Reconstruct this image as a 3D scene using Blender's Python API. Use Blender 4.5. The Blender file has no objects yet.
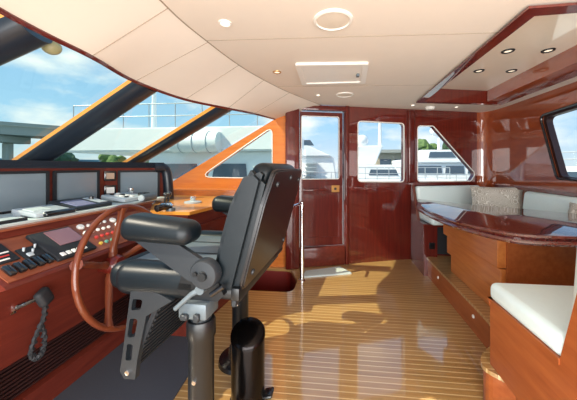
import bpy, bmesh, math, random
from mathutils import Vector, Matrix, Euler
R = math.radians
PI = math.pi
random.seed(7)
scene = bpy.context.scene
COL = scene.collection

# ------------------------------------------------------------------ camera
cd = bpy.data.cameras.new('camera')
cam = bpy.data.objects.new('camera', cd)
COL.objects.link(cam)
cam.location = (0, 0, 1.18)
cam.rotation_euler = (R(90), 0, R(6))
cd.sensor_width = 36
cd.sensor_fit = 'HORIZONTAL'
cd.lens = 36 * 272 / 577
cd.shift_x = -0.0362
cd.shift_y = -0.0572
cd.clip_start = 0.02
cd.clip_end = 600
scene.camera = cam

# ------------------------------------------------------------------ world
W = bpy.data.worlds.new('sky')
scene.world = W
W.use_nodes = True
wn = W.node_tree.nodes
wl = W.node_tree.links
wn.clear()
w_out = wn.new('ShaderNodeOutputWorld')
w_bg = wn.new('ShaderNodeBackground')
w_tc = wn.new('ShaderNodeTexCoord')
w_sep = wn.new('ShaderNodeSeparateXYZ')
w_ramp = wn.new('ShaderNodeValToRGB')
w_ramp.color_ramp.elements[0].position = 0.0
w_ramp.color_ramp.elements[0].color = (0.62, 0.74, 0.80, 1)
w_ramp.color_ramp.elements[1].position = 0.55
w_ramp.color_ramp.elements[1].color = (0.16, 0.38, 0.72, 1)
e = w_ramp.color_ramp.elements.new(0.14)
e.color = (0.37, 0.63, 0.89, 1)
w_map = wn.new('ShaderNodeMapping')
w_map.inputs['Scale'].default_value = (2.2, 2.2, 5.0)
w_map.inputs['Location'].default_value = (0.35, 0.2, 0.1)
w_noise = wn.new('ShaderNodeTexNoise')
w_noise.inputs['Scale'].default_value = 1.5
w_noise.inputs['Detail'].default_value = 7
w_noise.inputs['Roughness'].default_value = 0.55
w_cl = wn.new('ShaderNodeValToRGB')
w_cl.color_ramp.elements[0].position = 0.49
w_cl.color_ramp.elements[1].position = 0.66
w_mix = wn.new('ShaderNodeMix')
w_mix.data_type = 'RGBA'
w_mix.inputs['B'].default_value = (0.90, 0.93, 0.95, 1)
wl.new(w_tc.outputs['Generated'], w_sep.inputs[0])
wl.new(w_sep.outputs['Z'], w_ramp.inputs[0])
wl.new(w_tc.outputs['Generated'], w_map.inputs[0])
wl.new(w_map.outputs[0], w_noise.inputs['Vector'])
wl.new(w_noise.outputs[0], w_cl.inputs[0])
wl.new(w_cl.outputs[0], w_mix.inputs['Factor'])
wl.new(w_ramp.outputs[0], w_mix.inputs['A'])
wl.new(w_mix.outputs['Result'], w_bg.inputs['Color'])
w_bg.inputs['Strength'].default_value = 0.74
wl.new(w_bg.outputs[0], w_out.inputs['Surface'])

# ------------------------------------------------------------------ sun and daylight
def link_light(name, data, loc):
    o = bpy.data.objects.new(name, data)
    COL.objects.link(o)
    o.location = loc
    return o

sd = bpy.data.lights.new('sun', 'SUN')
sd.energy = 3.6
sd.angle = R(0.6)
sd.color = (1.0, 0.90, 0.72)
sun = link_light('sun', sd, (-6, -4, 9))
sun.rotation_euler = Vector((0.60, 0.34, -0.66)).to_track_quat('-Z', 'Y').to_euler()

ad = bpy.data.lights.new('near_side_fill', 'AREA')   # added fill lamp in place of daylight from the unbuilt near side windows
ad.shape = 'RECTANGLE'
ad.size, ad.size_y = 3.0, 1.5
ad.energy = 95
ad.color = (1.0, 0.98, 0.95)
al = link_light('near_side_fill', ad, (0.3, -0.9, 0.95))
al.rotation_euler = (R(90), 0, 0)

scene.view_settings.view_transform = 'Standard'
scene.view_settings.look = 'None'
scene.view_settings.gamma = 1
scene.view_settings.exposure = 0.75
scene.view_settings.use_curve_mapping = False

# ------------------------------------------------------------------ materials
def srgb(r, g, b):
    def f(c):
        c /= 255
        return c / 12.92 if c <= 0.04045 else ((c + 0.055) / 1.055) ** 2.4
    return (f(r), f(g), f(b), 1)

def new_mat(name):
    m = bpy.data.materials.new(name)
    m.use_nodes = True
    return m, m.node_tree.nodes, m.node_tree.links, m.node_tree.nodes['Principled BSDF']

def plain(name, rgb, rough=0.5, metal=0.0, coat=0.0, noise=0.06, scale=30, bump=0.0, coat_rough=0.03, spec=0.5):
    m, n, l, b = new_mat(name)
    c = srgb(*rgb)
    tc = n.new('ShaderNodeTexCoord')
    nz = n.new('ShaderNodeTexNoise')
    nz.inputs['Scale'].default_value = scale
    nz.inputs['Detail'].default_value = 4
    mx = n.new('ShaderNodeMix')
    mx.data_type = 'RGBA'
    mx.inputs['A'].default_value = tuple(v * (1 - noise) for v in c[:3]) + (1,)
    mx.inputs['B'].default_value = tuple(min(1, v * (1 + noise)) for v in c[:3]) + (1,)
    l.new(tc.outputs['Object'], nz.inputs['Vector'])
    l.new(nz.outputs[0], mx.inputs['Factor'])
    l.new(mx.outputs['Result'], b.inputs['Base Color'])
    b.inputs['Roughness'].default_value = rough
    b.inputs['Metallic'].default_value = metal
    b.inputs['Coat Weight'].default_value = coat
    b.inputs['Coat Roughness'].default_value = coat_rough
    b.inputs['Specular IOR Level'].default_value = spec
    if bump:
        bp = n.new('ShaderNodeBump')
        bp.inputs['Strength'].default_value = bump
        bp.inputs['Distance'].default_value = 0.004
        l.new(nz.outputs[0], bp.inputs['Height'])
        l.new(bp.outputs[0], b.inputs['Normal'])
    return m

def wood(name, dark, light, stretch=(1, 1, 14), scale=3.0, rough=0.45, coat=0.8, coat_rough=0.04, coat_ior=1.5):
    m, n, l, b = new_mat(name)
    tc = n.new('ShaderNodeTexCoord')
    mp = n.new('ShaderNodeMapping')
    s = max(stretch)
    mp.inputs['Scale'].default_value = tuple(s / v for v in stretch)
    nz = n.new('ShaderNodeTexNoise')
    nz.inputs['Scale'].default_value = scale
    nz.inputs['Detail'].default_value = 6
    nz.inputs['Roughness'].default_value = 0.6
    rp = n.new('ShaderNodeValToRGB')
    rp.color_ramp.elements[0].position = 0.3
    rp.color_ramp.elements[0].color = srgb(*dark)
    rp.color_ramp.elements[1].position = 0.72
    rp.color_ramp.elements[1].color = srgb(*light)
    l.new(tc.outputs['Object'], mp.inputs[0])
    l.new(mp.outputs[0], nz.inputs['Vector'])
    l.new(nz.outputs[0], rp.inputs[0])
    l.new(rp.outputs[0], b.inputs['Base Color'])
    b.inputs['Roughness'].default_value = rough
    b.inputs['Coat Weight'].default_value = coat
    b.inputs['Coat Roughness'].default_value = coat_rough
    b.inputs['Coat IOR'].default_value = coat_ior
    b.inputs['Specular IOR Level'].default_value = 0.15
    return m

M = {}
M['mahogany'] = wood('mahogany', (76, 18, 13), (98, 28, 19), coat_ior=1.6)
M['mahogany_wall'] = wood('mahogany_wall', (82, 20, 14), (106, 32, 21), coat=1.0, coat_rough=0.02, coat_ior=1.9)
M['table_wood'] = wood('table_wood', (66, 16, 14), (86, 24, 19), stretch=(1, 10, 1), coat=1.0, coat_rough=0.02, coat_ior=2.0)
M['wall_wood'] = wood('wall_wood', (134, 56, 24), (162, 78, 35), stretch=(1, 8, 2), scale=2, coat=1.0, coat_rough=0.02, coat_ior=2.0)
M['console_wood'] = wood('console_wood', (84, 31, 23), (104, 43, 31), stretch=(1, 10, 1), coat=0.4, coat_rough=0.12)
M['wheel_wood'] = wood('wheel_wood', (92, 42, 24), (114, 56, 32), stretch=(1, 1, 3), coat=0.8, coat_rough=0.06)
M['panel_wood'] = wood('panel_wood', (118, 62, 42), (138, 78, 53), stretch=(1, 10, 1), coat=0.3, coat_rough=0.15)
M['cherry'] = wood('cherry', (174, 98, 46), (198, 122, 62), stretch=(1, 10, 1), coat=0.5, coat_rough=0.1)
M['bench_wood'] = wood('bench_wood', (146, 74, 36), (168, 92, 47), stretch=(1, 10, 1), coat=0.5, coat_rough=0.1)
M['sunny_wood'] = wood('sunny_wood', (196, 124, 46), (212, 142, 58), stretch=(10, 1, 1), coat=0.5, coat_rough=0.15)
M['amber_wood'] = wood('amber_wood', (190, 104, 44), (206, 122, 54), stretch=(10, 1, 1), coat=0.6, coat_rough=0.1)
M['dark_grate'] = plain('dark_grate', (44, 20, 18), 0.5)
M['cream'] = plain('cream', (224, 213, 200), 0.6, noise=0.02, scale=14)
M['cream_gloss'] = plain('cream_gloss', (252, 240, 218), 0.3, coat=0.9, noise=0.02, coat_rough=0.02)
M['seam'] = plain('seam', (150, 134, 116), 0.8)
M['white_trim'] = plain('white_trim', (232, 228, 220), 0.4, noise=0.02)
M['white_leather'] = plain('white_leather', (220, 238, 238), 0.45, noise=0.03, scale=50, bump=0.15)
M['black_leather'] = plain('black_leather', (12, 20, 25), 0.4, noise=0.15, scale=160, bump=0.08, spec=0.3)
M['grey_leather'] = plain('grey_leather', (78, 88, 96), 0.5, noise=0.1, scale=160, bump=0.2)
M['seat_panel'] = plain('seat_panel', (92, 104, 112), 0.4, noise=0.05, scale=100)
M['black_metal'] = plain('black_metal', (13, 16, 19), 0.38, metal=0.0, noise=0.1)
M['black_gloss'] = plain('black_gloss', (20, 20, 22), 0.25, coat=0.6, noise=0.1)
M['black_matte'] = plain('black_matte', (20, 23, 28), 0.7, noise=0.1)
M['black_pad'] = plain('black_pad', (26, 33, 42), 0.3, noise=0.1, scale=90)
M['shell'] = plain('shell', (24, 22, 24), 0.35, metal=0.2, noise=0.1, coat=0.2, coat_rough=0.2)
M['bin_metal'] = plain('bin_metal', (34, 31, 31), 0.2, metal=0.9, noise=0.05)
M['grey_metal'] = plain('grey_metal', (92, 102, 108), 0.45, metal=0.4, noise=0.05)
M['chrome'] = plain('chrome', (225, 225, 228), 0.12, metal=1.0, noise=0.02)
M['brass'] = plain('brass', (186, 140, 84), 0.3, metal=0.9, noise=0.05)
M['silver_plastic'] = plain('silver_plastic', (178, 186, 190), 0.4, metal=0.1, noise=0.05)
M['pale_panel'] = plain('pale_panel', (196, 206, 204), 0.4, noise=0.04)
M['white_button'] = plain('white_button', (226, 224, 218), 0.4, noise=0.02)
M['red_button'] = plain('red_button', (190, 50, 40), 0.35, noise=0.02)
M['green_button'] = plain('green_button', (90, 150, 130), 0.35, noise=0.02)
M['yellow_button'] = plain('yellow_button', (206, 168, 60), 0.35, noise=0.02)
M['screen'] = plain('screen', (118, 132, 140), 0.18, noise=0.12, scale=3, coat=0.5)
M['screen_plum'] = plain('screen_plum', (122, 84, 88), 0.2, noise=0.1, scale=6, coat=0.4)
M['screen_violet'] = plain('screen_violet', (128, 130, 160), 0.25, noise=0.06, scale=6)
M['amber_dial'] = plain('amber_dial', (168, 140, 118), 0.4, noise=0.1, scale=20)
M['dark_metal'] = plain('dark_metal', (30, 35, 40), 0.45, metal=0.0, noise=0.06)
M['mat_grey'] = plain('mat_grey', (58, 60, 68), 0.85, noise=0.12, scale=120, bump=0.2)
M['door_mat'] = plain('door_mat', (190, 200, 198), 0.95, noise=0.12, scale=220, bump=0.6)
M['teak_edge'] = plain('teak_edge', (160, 116, 66), 0.4, noise=0.1)
M['pit_red'] = plain('pit_red', (110, 26, 20), 0.5, noise=0.08)
M['grille'] = plain('grille', (214, 202, 186), 0.7, noise=0.03)
M['yacht_white'] = plain('yacht_white', (236, 240, 240), 0.35, noise=0.02, scale=2)
M['yacht_grey'] = plain('yacht_grey', (176, 186, 190), 0.5, noise=0.03, scale=2)
M['yacht_window'] = plain('yacht_window', (70, 88, 104), 0.15, noise=0.1, scale=2)
M['concrete'] = plain('concrete', (168, 172, 166), 0.9, noise=0.08, scale=2)
M['tan_wall'] = plain('tan_wall', (186, 172, 148), 0.9, noise=0.08, scale=2)
M['bark'] = plain('bark', (90, 72, 54), 0.9)
M['leaf'] = plain('leaf', (96, 124, 66), 0.8, noise=0.35, scale=5)
M['leaf_dark'] = plain('leaf_dark', (62, 92, 66), 0.8, noise=0.35, scale=5)
M['blue_band'] = plain('blue_band', (90, 140, 160), 0.7)
M['water'] = plain('water', (70, 96, 104), 0.1, noise=0.2, scale=0.6, bump=0.3)
M['flag'] = plain('flag', (226, 196, 130), 0.7)
M['deck_grey'] = plain('deck_grey', (190, 188, 180), 0.7)

def emissive(name, rgb, strength):
    m, n, l, b = new_mat(name)
    b.inputs['Base Color'].default_value = srgb(*rgb)
    b.inputs['Emission Color'].default_value = srgb(*rgb)
    b.inputs['Emission Strength'].default_value = strength
    return m
M['lamp_glow'] = emissive('lamp_glow', (255, 244, 222), 2.0)
M['lamp_dim'] = emissive('lamp_dim', (255, 240, 215), 0.5)

def glass_mat(name, tint, refl=1.0):
    m, n, l, b = new_mat(name)
    n.remove(b)
    out = n['Material Output']
    tr = n.new('ShaderNodeBsdfTransparent')
    tr.inputs[0].default_value = tint + (1,)
    gl = n.new('ShaderNodeBsdfGlossy')
    gl.inputs['Roughness'].default_value = 0.02
    lw = n.new('ShaderNodeLayerWeight')
    lw.inputs[0].default_value = 0.5
    pw = n.new('ShaderNodeMath'); pw.operation = 'POWER'; pw.inputs[1].default_value = 5.0
    l.new(lw.outputs['Facing'], pw.inputs[0])
    fr = n.new('ShaderNodeMath'); fr.operation = 'MULTIPLY_ADD'; fr.inputs[1].default_value = 0.5; fr.inputs[2].default_value = 0.035
    l.new(pw.outputs[0], fr.inputs[0])
    mx = n.new('ShaderNodeMixShader')
    l.new(fr.outputs[0], mx.inputs[0])
    l.new(tr.outputs[0], mx.inputs[1])
    l.new(gl.outputs[0], mx.inputs[2])
    l.new(mx.outputs[0], out.inputs['Surface'])
    return m
M['glass_green'] = glass_mat('glass_green', (0.87, 0.96, 0.87))
M['glass_clear'] = glass_mat('glass_clear', (0.95, 0.97, 0.97))

def floor_mat(name, axis='Y', rough=0.2):
    m, n, l, b = new_mat(name)
    tc = n.new('ShaderNodeTexCoord')
    sp = n.new('ShaderNodeSeparateXYZ')
    l.new(tc.outputs['Object'], sp.inputs[0])
    dv = n.new('ShaderNodeMath'); dv.operation = 'DIVIDE'; dv.inputs[1].default_value = 0.041
    l.new(sp.outputs[axis], dv.inputs[0])
    fr = n.new('ShaderNodeMath'); fr.operation = 'FRACT'
    l.new(dv.outputs[0], fr.inputs[0])
    lt = n.new('ShaderNodeMath'); lt.operation = 'LESS_THAN'; lt.inputs[1].default_value = 0.16
    l.new(fr.outputs[0], lt.inputs[0])
    fl = n.new('ShaderNodeMath'); fl.operation = 'FLOOR'
    l.new(dv.outputs[0], fl.inputs[0])
    wn_ = n.new('ShaderNodeTexWhiteNoise'); wn_.noise_dimensions = '1D'
    l.new(fl.outputs[0], wn_.inputs['W'])
    mp = n.new('ShaderNodeMapping')
    mp.inputs['Scale'].default_value = (1.2, 30, 30) if axis == 'Y' else (30, 1.2, 30)
    l.new(tc.outputs['Object'], mp.inputs[0])
    nz = n.new('ShaderNodeTexNoise'); nz.inputs['Scale'].default_value = 2.2; nz.inputs['Detail'].default_value = 6
    l.new(mp.outputs[0], nz.inputs['Vector'])
    ad_ = n.new('ShaderNodeMath'); ad_.operation = 'MULTIPLY_ADD'; ad_.inputs[1].default_value = 0.35
    l.new(wn_.outputs['Value'], ad_.inputs[0])
    l.new(nz.outputs[0], ad_.inputs[2])
    rp = n.new('ShaderNodeValToRGB')
    rp.color_ramp.elements[0].position = 0.35; rp.color_ramp.elements[0].color = srgb(150, 112, 62)
    rp.color_ramp.elements[1].position = 0.95; rp.color_ramp.elements[1].color = srgb(178, 140, 86)
    l.new(ad_.outputs[0], rp.inputs[0])
    mx = n.new('ShaderNodeMix'); mx.data_type = 'RGBA'
    mx.inputs['B'].default_value = srgb(208, 178, 128)
    l.new(lt.outputs[0], mx.inputs['Factor'])
    l.new(rp.outputs[0], mx.inputs['A'])
    l.new(mx.outputs['Result'], b.inputs['Base Color'])
    b.inputs['Roughness'].default_value = 0.3
    b.inputs['Coat Weight'].default_value = 0.9
    b.inputs['Coat Roughness'].default_value = 0.06
    b.inputs['Coat IOR'].default_value = 2.1
    nb = n.new('ShaderNodeTexNoise'); nb.inputs['Scale'].default_value = 5
    l.new(tc.outputs['Object'], nb.inputs['Vector'])
    bp = n.new('ShaderNodeBump'); bp.inputs['Strength'].default_value = 0.06; bp.inputs['Distance'].default_value = 0.01
    l.new(nb.outputs[0], bp.inputs['Height'])
    l.new(bp.outputs[0], b.inputs['Coat Normal'])
    return m
M['teak'] = floor_mat('teak')

def pattern_mat(name):
    m, n, l, b = new_mat(name)
    tc = n.new('ShaderNodeTexCoord')
    v = n.new('ShaderNodeTexVoronoi'); v.inputs['Scale'].default_value = 15
    nz = n.new('ShaderNodeTexNoise'); nz.inputs['Scale'].default_value = 40
    l.new(tc.outputs['Object'], v.inputs['Vector'])
    l.new(tc.outputs['Object'], nz.inputs['Vector'])
    sn = n.new('ShaderNodeMath'); sn.operation = 'MULTIPLY_ADD'; sn.inputs[1].default_value = 38.0
    l.new(v.outputs['Distance'], sn.inputs[0]); l.new(nz.outputs[0], sn.inputs[2])
    s2 = n.new('ShaderNodeMath'); s2.operation = 'SINE'
    l.new(sn.outputs[0], s2.inputs[0])
    rp = n.new('ShaderNodeValToRGB')
    rp.color_ramp.elements[0].position = 0.35; rp.color_ramp.elements[0].color = srgb(170, 164, 152)
    rp.color_ramp.elements[1].position = 0.6; rp.color_ramp.elements[1].color = srgb(222, 220, 212)
    l.new(s2.outputs[0], rp.inputs[0])
    l.new(rp.outputs[0], b.inputs['Base Color'])
    b.inputs['Roughness'].default_value = 0.8
    return m
M['pattern'] = pattern_mat('pattern')

# ------------------------------------------------------------------ mesh helpers
def obj(name, bm, mat, parent=None, smooth=True, loc=None):
    bmesh.ops.recalc_face_normals(bm, faces=bm.faces[:])
    me = bpy.data.meshes.new(name)
    bm.to_mesh(me)
    bm.free()
    if smooth:
        for p in me.polygons:
            p.use_smooth = True
        try:
            me.set_sharp_from_angle(angle=R(38))
        except Exception:
            pass
    me.materials.append(M[mat] if isinstance(mat, str) else mat)
    o = bpy.data.objects.new(name, me)
    COL.objects.link(o)
    if parent:
        o.parent = parent
    if loc:
        o.location = loc
    return o

def B():
    return bmesh.new()

def tag(o, label, cat, group=None):
    o['label'] = label
    o['category'] = cat
    if group:
        o['group'] = group
    return o

def thing(name, label, cat, loc=(0, 0, 0), rotz=0.0, group=None, rot=None):
    o = bpy.data.objects.new(name, None)
    COL.objects.link(o)
    o.location = loc
    o.rotation_euler = rot if rot else (0, 0, rotz)
    o.empty_display_size = 0.1
    return tag(o, label, cat, group)

def struct(name, bm, mat, parent=None, smooth=True):
    o = obj(name, bm, mat, parent, smooth)
    if not parent:
        o['kind'] = 'structure'
    return o

def box(bm, c, s, r=0.0, seg=2, rot=None):
    ret = bmesh.ops.create_cube(bm, size=1)
    vs = ret['verts']
    for v in vs:
        v.co = Vector((v.co.x * s[0], v.co.y * s[1], v.co.z * s[2]))
    if r > 0:
        es = list({e_ for v in vs for e_ in v.link_edges})
        rr = bmesh.ops.bevel(bm, geom=es, offset=min(r, min(s) * 0.49), segments=seg, affect='EDGES', profile=0.5)
        vs = list({v for f in rr['faces'] for v in f.verts} | {v for v in vs if v.is_valid})
    mt = Matrix.Translation(Vector(c))
    if rot is not None:
        mt = mt @ (rot if isinstance(rot, Matrix) else Euler(rot).to_matrix().to_4x4())
    bmesh.ops.transform(bm, matrix=mt, verts=vs)
    return vs

def bx(bm, x0, x1, y0, y1, z0, z1, r=0.0, seg=2):
    return box(bm, ((x0 + x1) / 2, (y0 + y1) / 2, (z0 + z1) / 2), (x1 - x0, y1 - y0, z1 - z0), r, seg)

def tube(bm, pts, rad, n=10, closed=False, caps=True):
    pts = [Vector(p) for p in pts]
    m = len(pts)
    rads = rad if isinstance(rad, (list, tuple)) else [rad] * m
    rings = []
    up = None
    for i, p in enumerate(pts):
        if closed:
            d = pts[(i + 1) % m] - pts[i - 1]
        elif i == 0:
            d = pts[1] - p
        elif i == m - 1:
            d = p - pts[i - 1]
        else:
            d = (pts[i + 1] - p).normalized() + (p - pts[i - 1]).normalized()
        d.normalize()
        if up is None:
            up = Vector((0, 0, 1)) if abs(d.z) < 0.9 else Vector((1, 0, 0))
        a = d.cross(up)
        if a.length < 1e-5:
            a = d.orthogonal()
        a.normalize()
        b_ = a.cross(d).normalized()
        up = b_
        rings.append([bm.verts.new(p + (a * math.cos(2 * PI * k / n) + b_ * math.sin(2 * PI * k / n)) * rads[i]) for k in range(n)])
    for i in range(m if closed else m - 1):
        r0, r1 = rings[i], rings[(i + 1) % m]
        for k in range(n):
            bm.faces.new((r0[k], r0[(k + 1) % n], r1[(k + 1) % n], r1[k]))
    if caps and not closed:
        bm.faces.new(rings[0][::-1])
        bm.faces.new(rings[-1])

def smooth_path(pts, n=6):
    pts = [Vector(p) for p in pts]
    out = []
    for i in range(len(pts) - 1):
        p0 = pts[max(i - 1, 0)]; p1 = pts[i]; p2 = pts[i + 1]; p3 = pts[min(i + 2, len(pts) - 1)]
        for k in range(n):
            t = k / n
            out.append(0.5 * ((2 * p1) + (p2 - p0) * t + (2 * p0 - 5 * p1 + 4 * p2 - p3) * t * t + (3 * p1 - p0 - 3 * p2 + p3) * t ** 3))
    out.append(pts[-1])
    return out

def lathe(bm, prof, n=28, mat=None):
    rings = []
    for r, z in prof:
        if r < 1e-5:
            rings.append([bm.verts.new((0, 0, z))])
        else:
            rings.append([bm.verts.new((r * math.cos(2 * PI * k / n), r * math.sin(2 * PI * k / n), z)) for k in range(n)])
    for a, b_ in zip(rings, rings[1:]):
        for k in range(n):
            k2 = (k + 1) % n
            if len(a) == 1 and len(b_) == 1:
                continue
            if len(a) == 1:
                bm.faces.new((a[0], b_[k2], b_[k]))
            elif len(b_) == 1:
                bm.faces.new((a[k], a[k2], b_[0]))
            else:
                bm.faces.new((a[k], a[k2], b_[k2], b_[k]))
    vs = [v for r_ in rings for v in r_]
    if mat is not None:
        bmesh.ops.transform(bm, matrix=mat, verts=vs)
    return vs

def cyl(bm, p0, p1, r0, r1=None, n=20):
    tube(bm, [p0, p1], [r0, r0 if r1 is None else r1], n)

def prism(bm, pts, ext, holes=()):
    """pts: loop of 3D points (planar-ish); extruded by the vector ext; holes: loops cut out."""
    ext = Vector(ext)
    loops = [pts] + list(holes)
    if not holes:
        vs = [bm.verts.new(p) for p in pts]
        faces = [bm.faces.new(vs)]
    else:
        es = []
        for lp in loops:
            vs = [bm.verts.new(p) for p in lp]
            for i in range(len(vs)):
                es.append(bm.edges.new((vs[i], vs[(i + 1) % len(vs)])))
        a, b_, c = (Vector(q) for q in pts[:3])
        nrm = (b_ - a).cross(c - b_)
        rr = bmesh.ops.triangle_fill(bm, use_beauty=True, use_dissolve=False, edges=es, normal=nrm)
        faces = [g for g in rr['geom'] if isinstance(g, bmesh.types.BMFace)]
    rr = bmesh.ops.extrude_face_region(bm, geom=faces)
    nv = [g for g in rr['geom'] if isinstance(g, bmesh.types.BMVert)]
    bmesh.ops.translate(bm, vec=ext, verts=nv)

def round_loop(pts, r, seg=5):
    """2D loop with rounded corners."""
    out = []
    n = len(pts)
    for i in range(n):
        p = Vector(pts[i]); a = Vector(pts[i - 1]); b_ = Vector(pts[(i + 1) % n])
        da = (a - p); db = (b_ - p)
        rr = min(r, da.length * 0.45, db.length * 0.45)
        ang = da.angle(db)
        t = min(rr / math.tan(ang / 2), da.length * 0.45, db.length * 0.45)
        p0 = p + da.normalized() * t
        p1 = p + db.normalized() * t
        for k in range(seg + 1):
            s = k / seg
            out.append(tuple((1 - s) ** 2 * p0 + 2 * s * (1 - s) * p + s * s * p1))
    return out

def pillow(bm, w, h, t, n=14, pin=0.06):
    """cushion in the XZ plane, thickness along Y."""
    grid = {}
    for side in (1, -1):
        for i in range(n + 1):
            for j in range(n + 1):
                u = -1 + 2 * i / n; v = -1 + 2 * j / n
                edge = i in (0, n) or j in (0, n)
                if side == -1 and edge:
                    grid[(side, i, j)] = grid[(1, i, j)]
                    continue
                k = (1 - abs(u) ** 2.6) * (1 - abs(v) ** 2.6)
                x = u * w / 2 * (1 - pin * (1 - abs(v) ** 2) * 0.0 - pin * (1 - v * v) * abs(u))
                z = v * h / 2 * (1 - pin * (1 - u * u) * abs(v))
                grid[(side, i, j)] = bm.verts.new((x, side * t / 2 * max(k, 0) ** 0.5, z))
        for i in range(n):
            for j in range(n):
                q = [grid[(side, i, j)], grid[(side, i + 1, j)], grid[(side, i + 1, j + 1)], grid[(side, i, j + 1)]]
                bm.faces.new(q)

def dup(root, loc, label=None, rotz=None):
    r_ = root.copy()
    COL.objects.link(r_)
    r_.location = loc
    if rotz is not None:
        r_.rotation_euler = (0, 0, rotz)
    if label:
        r_['label'] = label
    for ch in list(root.children):
        c = ch.copy(); COL.objects.link(c); c.parent = r_
        for g in list(ch.children):
            d = g.copy(); COL.objects.link(d); d.parent = c
    return r_

# ================================================================== SETTING
CZ = 1.92
# the floor, with the rounded stairwell opening cut out
stair = round_loop([(-1.12, 2.53), (-0.42, 2.53), (-0.42, 2.80), (-0.55, 3.11), (-1.12, 3.11)], 0.10)
b = B()
prism(b, [(-2.5, -0.95, 0), (2.15, -0.95, 0), (2.15, 4.1, 0), (-2.5, 3.3, 0)], (0, 0, -0.03), holes=[[(x, y, 0) for x, y in stair]])
struct('floor', b, 'teak', smooth=False)
b = B()      # lining of the stairwell
prism(b, [(x, y, -0.03) for x, y in stair], (0, 0, -0.9))
top = [f for f in b.faces if f.calc_center_median().z > -0.031]
bmesh.ops.delete(b, geom=top, context='FACES_ONLY')
struct('wall_stairwell', b, 'pit_red', smooth=False)

# ceiling
S = [(-0.5, 0.0), (-0.73, 0.75), (-0.786, 1.19), (-0.765, 1.54), (-0.715, 1.91), (-0.626, 2.26), (-0.477, 2.67), (-0.20, 3.24)]
T = [(-0.85, -0.1, 1.70), (-1.07, 0.72, 1.685), (-1.11, 1.12, 1.68), (-1.175, 1.47, 1.68), (-1.12, 1.90, 1.68), (-0.94, 2.25, 1.685), (-0.825, 2.63, 1.71), (-0.742, 3.17, 1.748)]
recess = [(0.91, 1.38), (1.83, 1.34), (1.83, 3.33), (0.92, 3.11)]
outer = [tuple(p) for p in smooth_path([(x, y, CZ) for x, y in S], 6)] + [(2.12, 4.05, CZ), (2.12, -0.95, CZ), (-0.5, -0.95, CZ)]
b = B()
prism(b, outer, (0, 0, 0.14), holes=[[(x, y, CZ) for x, y in recess]])
ceiling = struct('ceiling', b, 'cream', smooth=False)
SS = smooth_path([(x, y, CZ) for x, y in S], 6)
TT = smooth_path(T, 6)
b = B()
rows = []
for p, q in zip(SS, TT):
    rows.append([b.verts.new(p.lerp(q, k / 6)) for k in range(7)])
for r0, r1 in zip(rows, rows[1:]):
    for k in range(6):
        b.faces.new((r0[k], r1[k], r1[k + 1], r0[k + 1]))
bmesh.ops.recalc_face_normals(b, faces=b.faces[:])
sgn = 1 if sum(f.normal.z for f in b.faces) > 0 else -1
rr = bmesh.ops.extrude_face_region(b, geom=b.faces[:])
bmesh.ops.translate(b, vec=(-0.01, 0, 0.03), verts=[g for g in rr['geom'] if isinstance(g, bmesh.types.BMVert)])
obj('sloped_panel', b, 'cream', ceiling)
b = B()
for i in range(1, len(S) - 1):
    tube(b, [(S[i][0], S[i][1], CZ), T[i]], 0.0022, 6)
tube(b, SS, 0.004, 6)
tube(b, [(-0.765, 1.52, CZ), (0.91, 1.60, CZ)], 0.0022, 6)
tube(b, [(-0.55, 2.46, CZ), (0.92, 2.56, CZ)], 0.0016, 6)
obj('seam', b, 'seam', ceiling)
b = B()
prism(b, [(x, y, CZ + 0.125) for x, y in recess], (0, 0, 0.012))
obj('recess_panel', b, 'cream_gloss', ceiling, smooth=False)
b = B()     # wooden border of the ceiling recess
cxr, cyr = 1.37, 2.3
for i in range(4):
    p, q = Vector(recess[i]), Vector(recess[(i + 1) % 4])
    def off(v, k):
        d = (v - Vector((cxr, cyr)))
        return v + Vector((math.copysign(1, d.x) * k, math.copysign(1, d.y) * k))
    wdt = 0.05
    po, qo = off(p, wdt), off(q, wdt)
    pi, qi = off(p, -0.002), off(q, -0.002)
    prism(b, [(pi.x, pi.y, CZ - 0.022), (qi.x, qi.y, CZ - 0.022), (qo.x, qo.y, CZ - 0.022), (po.x, po.y, CZ - 0.022)], (0, 0, 0.012))
    pj, qj = off(p, -0.02), off(q, -0.02)
    prism(b, [(pj.x, pj.y, CZ - 0.022), (qj.x, qj.y, CZ - 0.022), (qi.x, qi.y, CZ - 0.022), (pi.x, pi.y, CZ - 0.022)], (0, 0, 0.146))
struct('trim_1', b, 'mahogany_wall', smooth=False)
b = B()     # wooden cornice box on the right side inside the recess
prism(b, [(1.68, 1.36, CZ), (1.81, 1.36, CZ - 0.004), (1.81, 3.31, CZ - 0.004), (1.68, 3.27, CZ)], (0, 0, 0.125))
struct('trim_2', b, M['wall_wood'], smooth=False)

# far wall: aft part with the door and windows
WO = Vector((-0.51, 3.157, 0))
WU = Vector((0.955, 0.296, 0)).normalized()
WN = Vector((-WU.y, WU.x, 0))     # outward
def fw(s, z, d=0.0):
    return WO + WU * s + WN * d + Vector((0, 0, z))
def s_of(x):
    return (x + 0.51) / 0.9552
hole_rect = round_loop([(s_of(0.245), 1.0), (s_of(0.837), 0.99), (s_of(0.837), 1.735), (s_of(0.245), 1.745)], 0.045)
hole_trap = round_loop([(s_of(1.02), 0.99), (s_of(1.78), 0.99), (s_of(1.845), 1.09), (s_of(1.235), 1.715), (s_of(1.02), 1.71)], 0.05)
d0, d1, dz = s_of(-0.455), s_of(0.075), 1.855
b = B()
outl = [(0, 0), (d0, 0), (d0, dz), (d1, dz), (d1, 0), (2.62, 0), (2.62, CZ), (0, CZ)]
prism(b, [fw(s, z) for s, z in outl], WN * 0.07, holes=[[fw(s, z) for s, z in hole_rect], [fw(s, z) for s, z in hole_trap]])
wall_far = struct('wall_far', b, 'mahogany_wall', smooth=False)
b = B()      # forward part of the far wall, with the raked edge under the windscreen and the triangular opening
FY = 3.16
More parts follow.
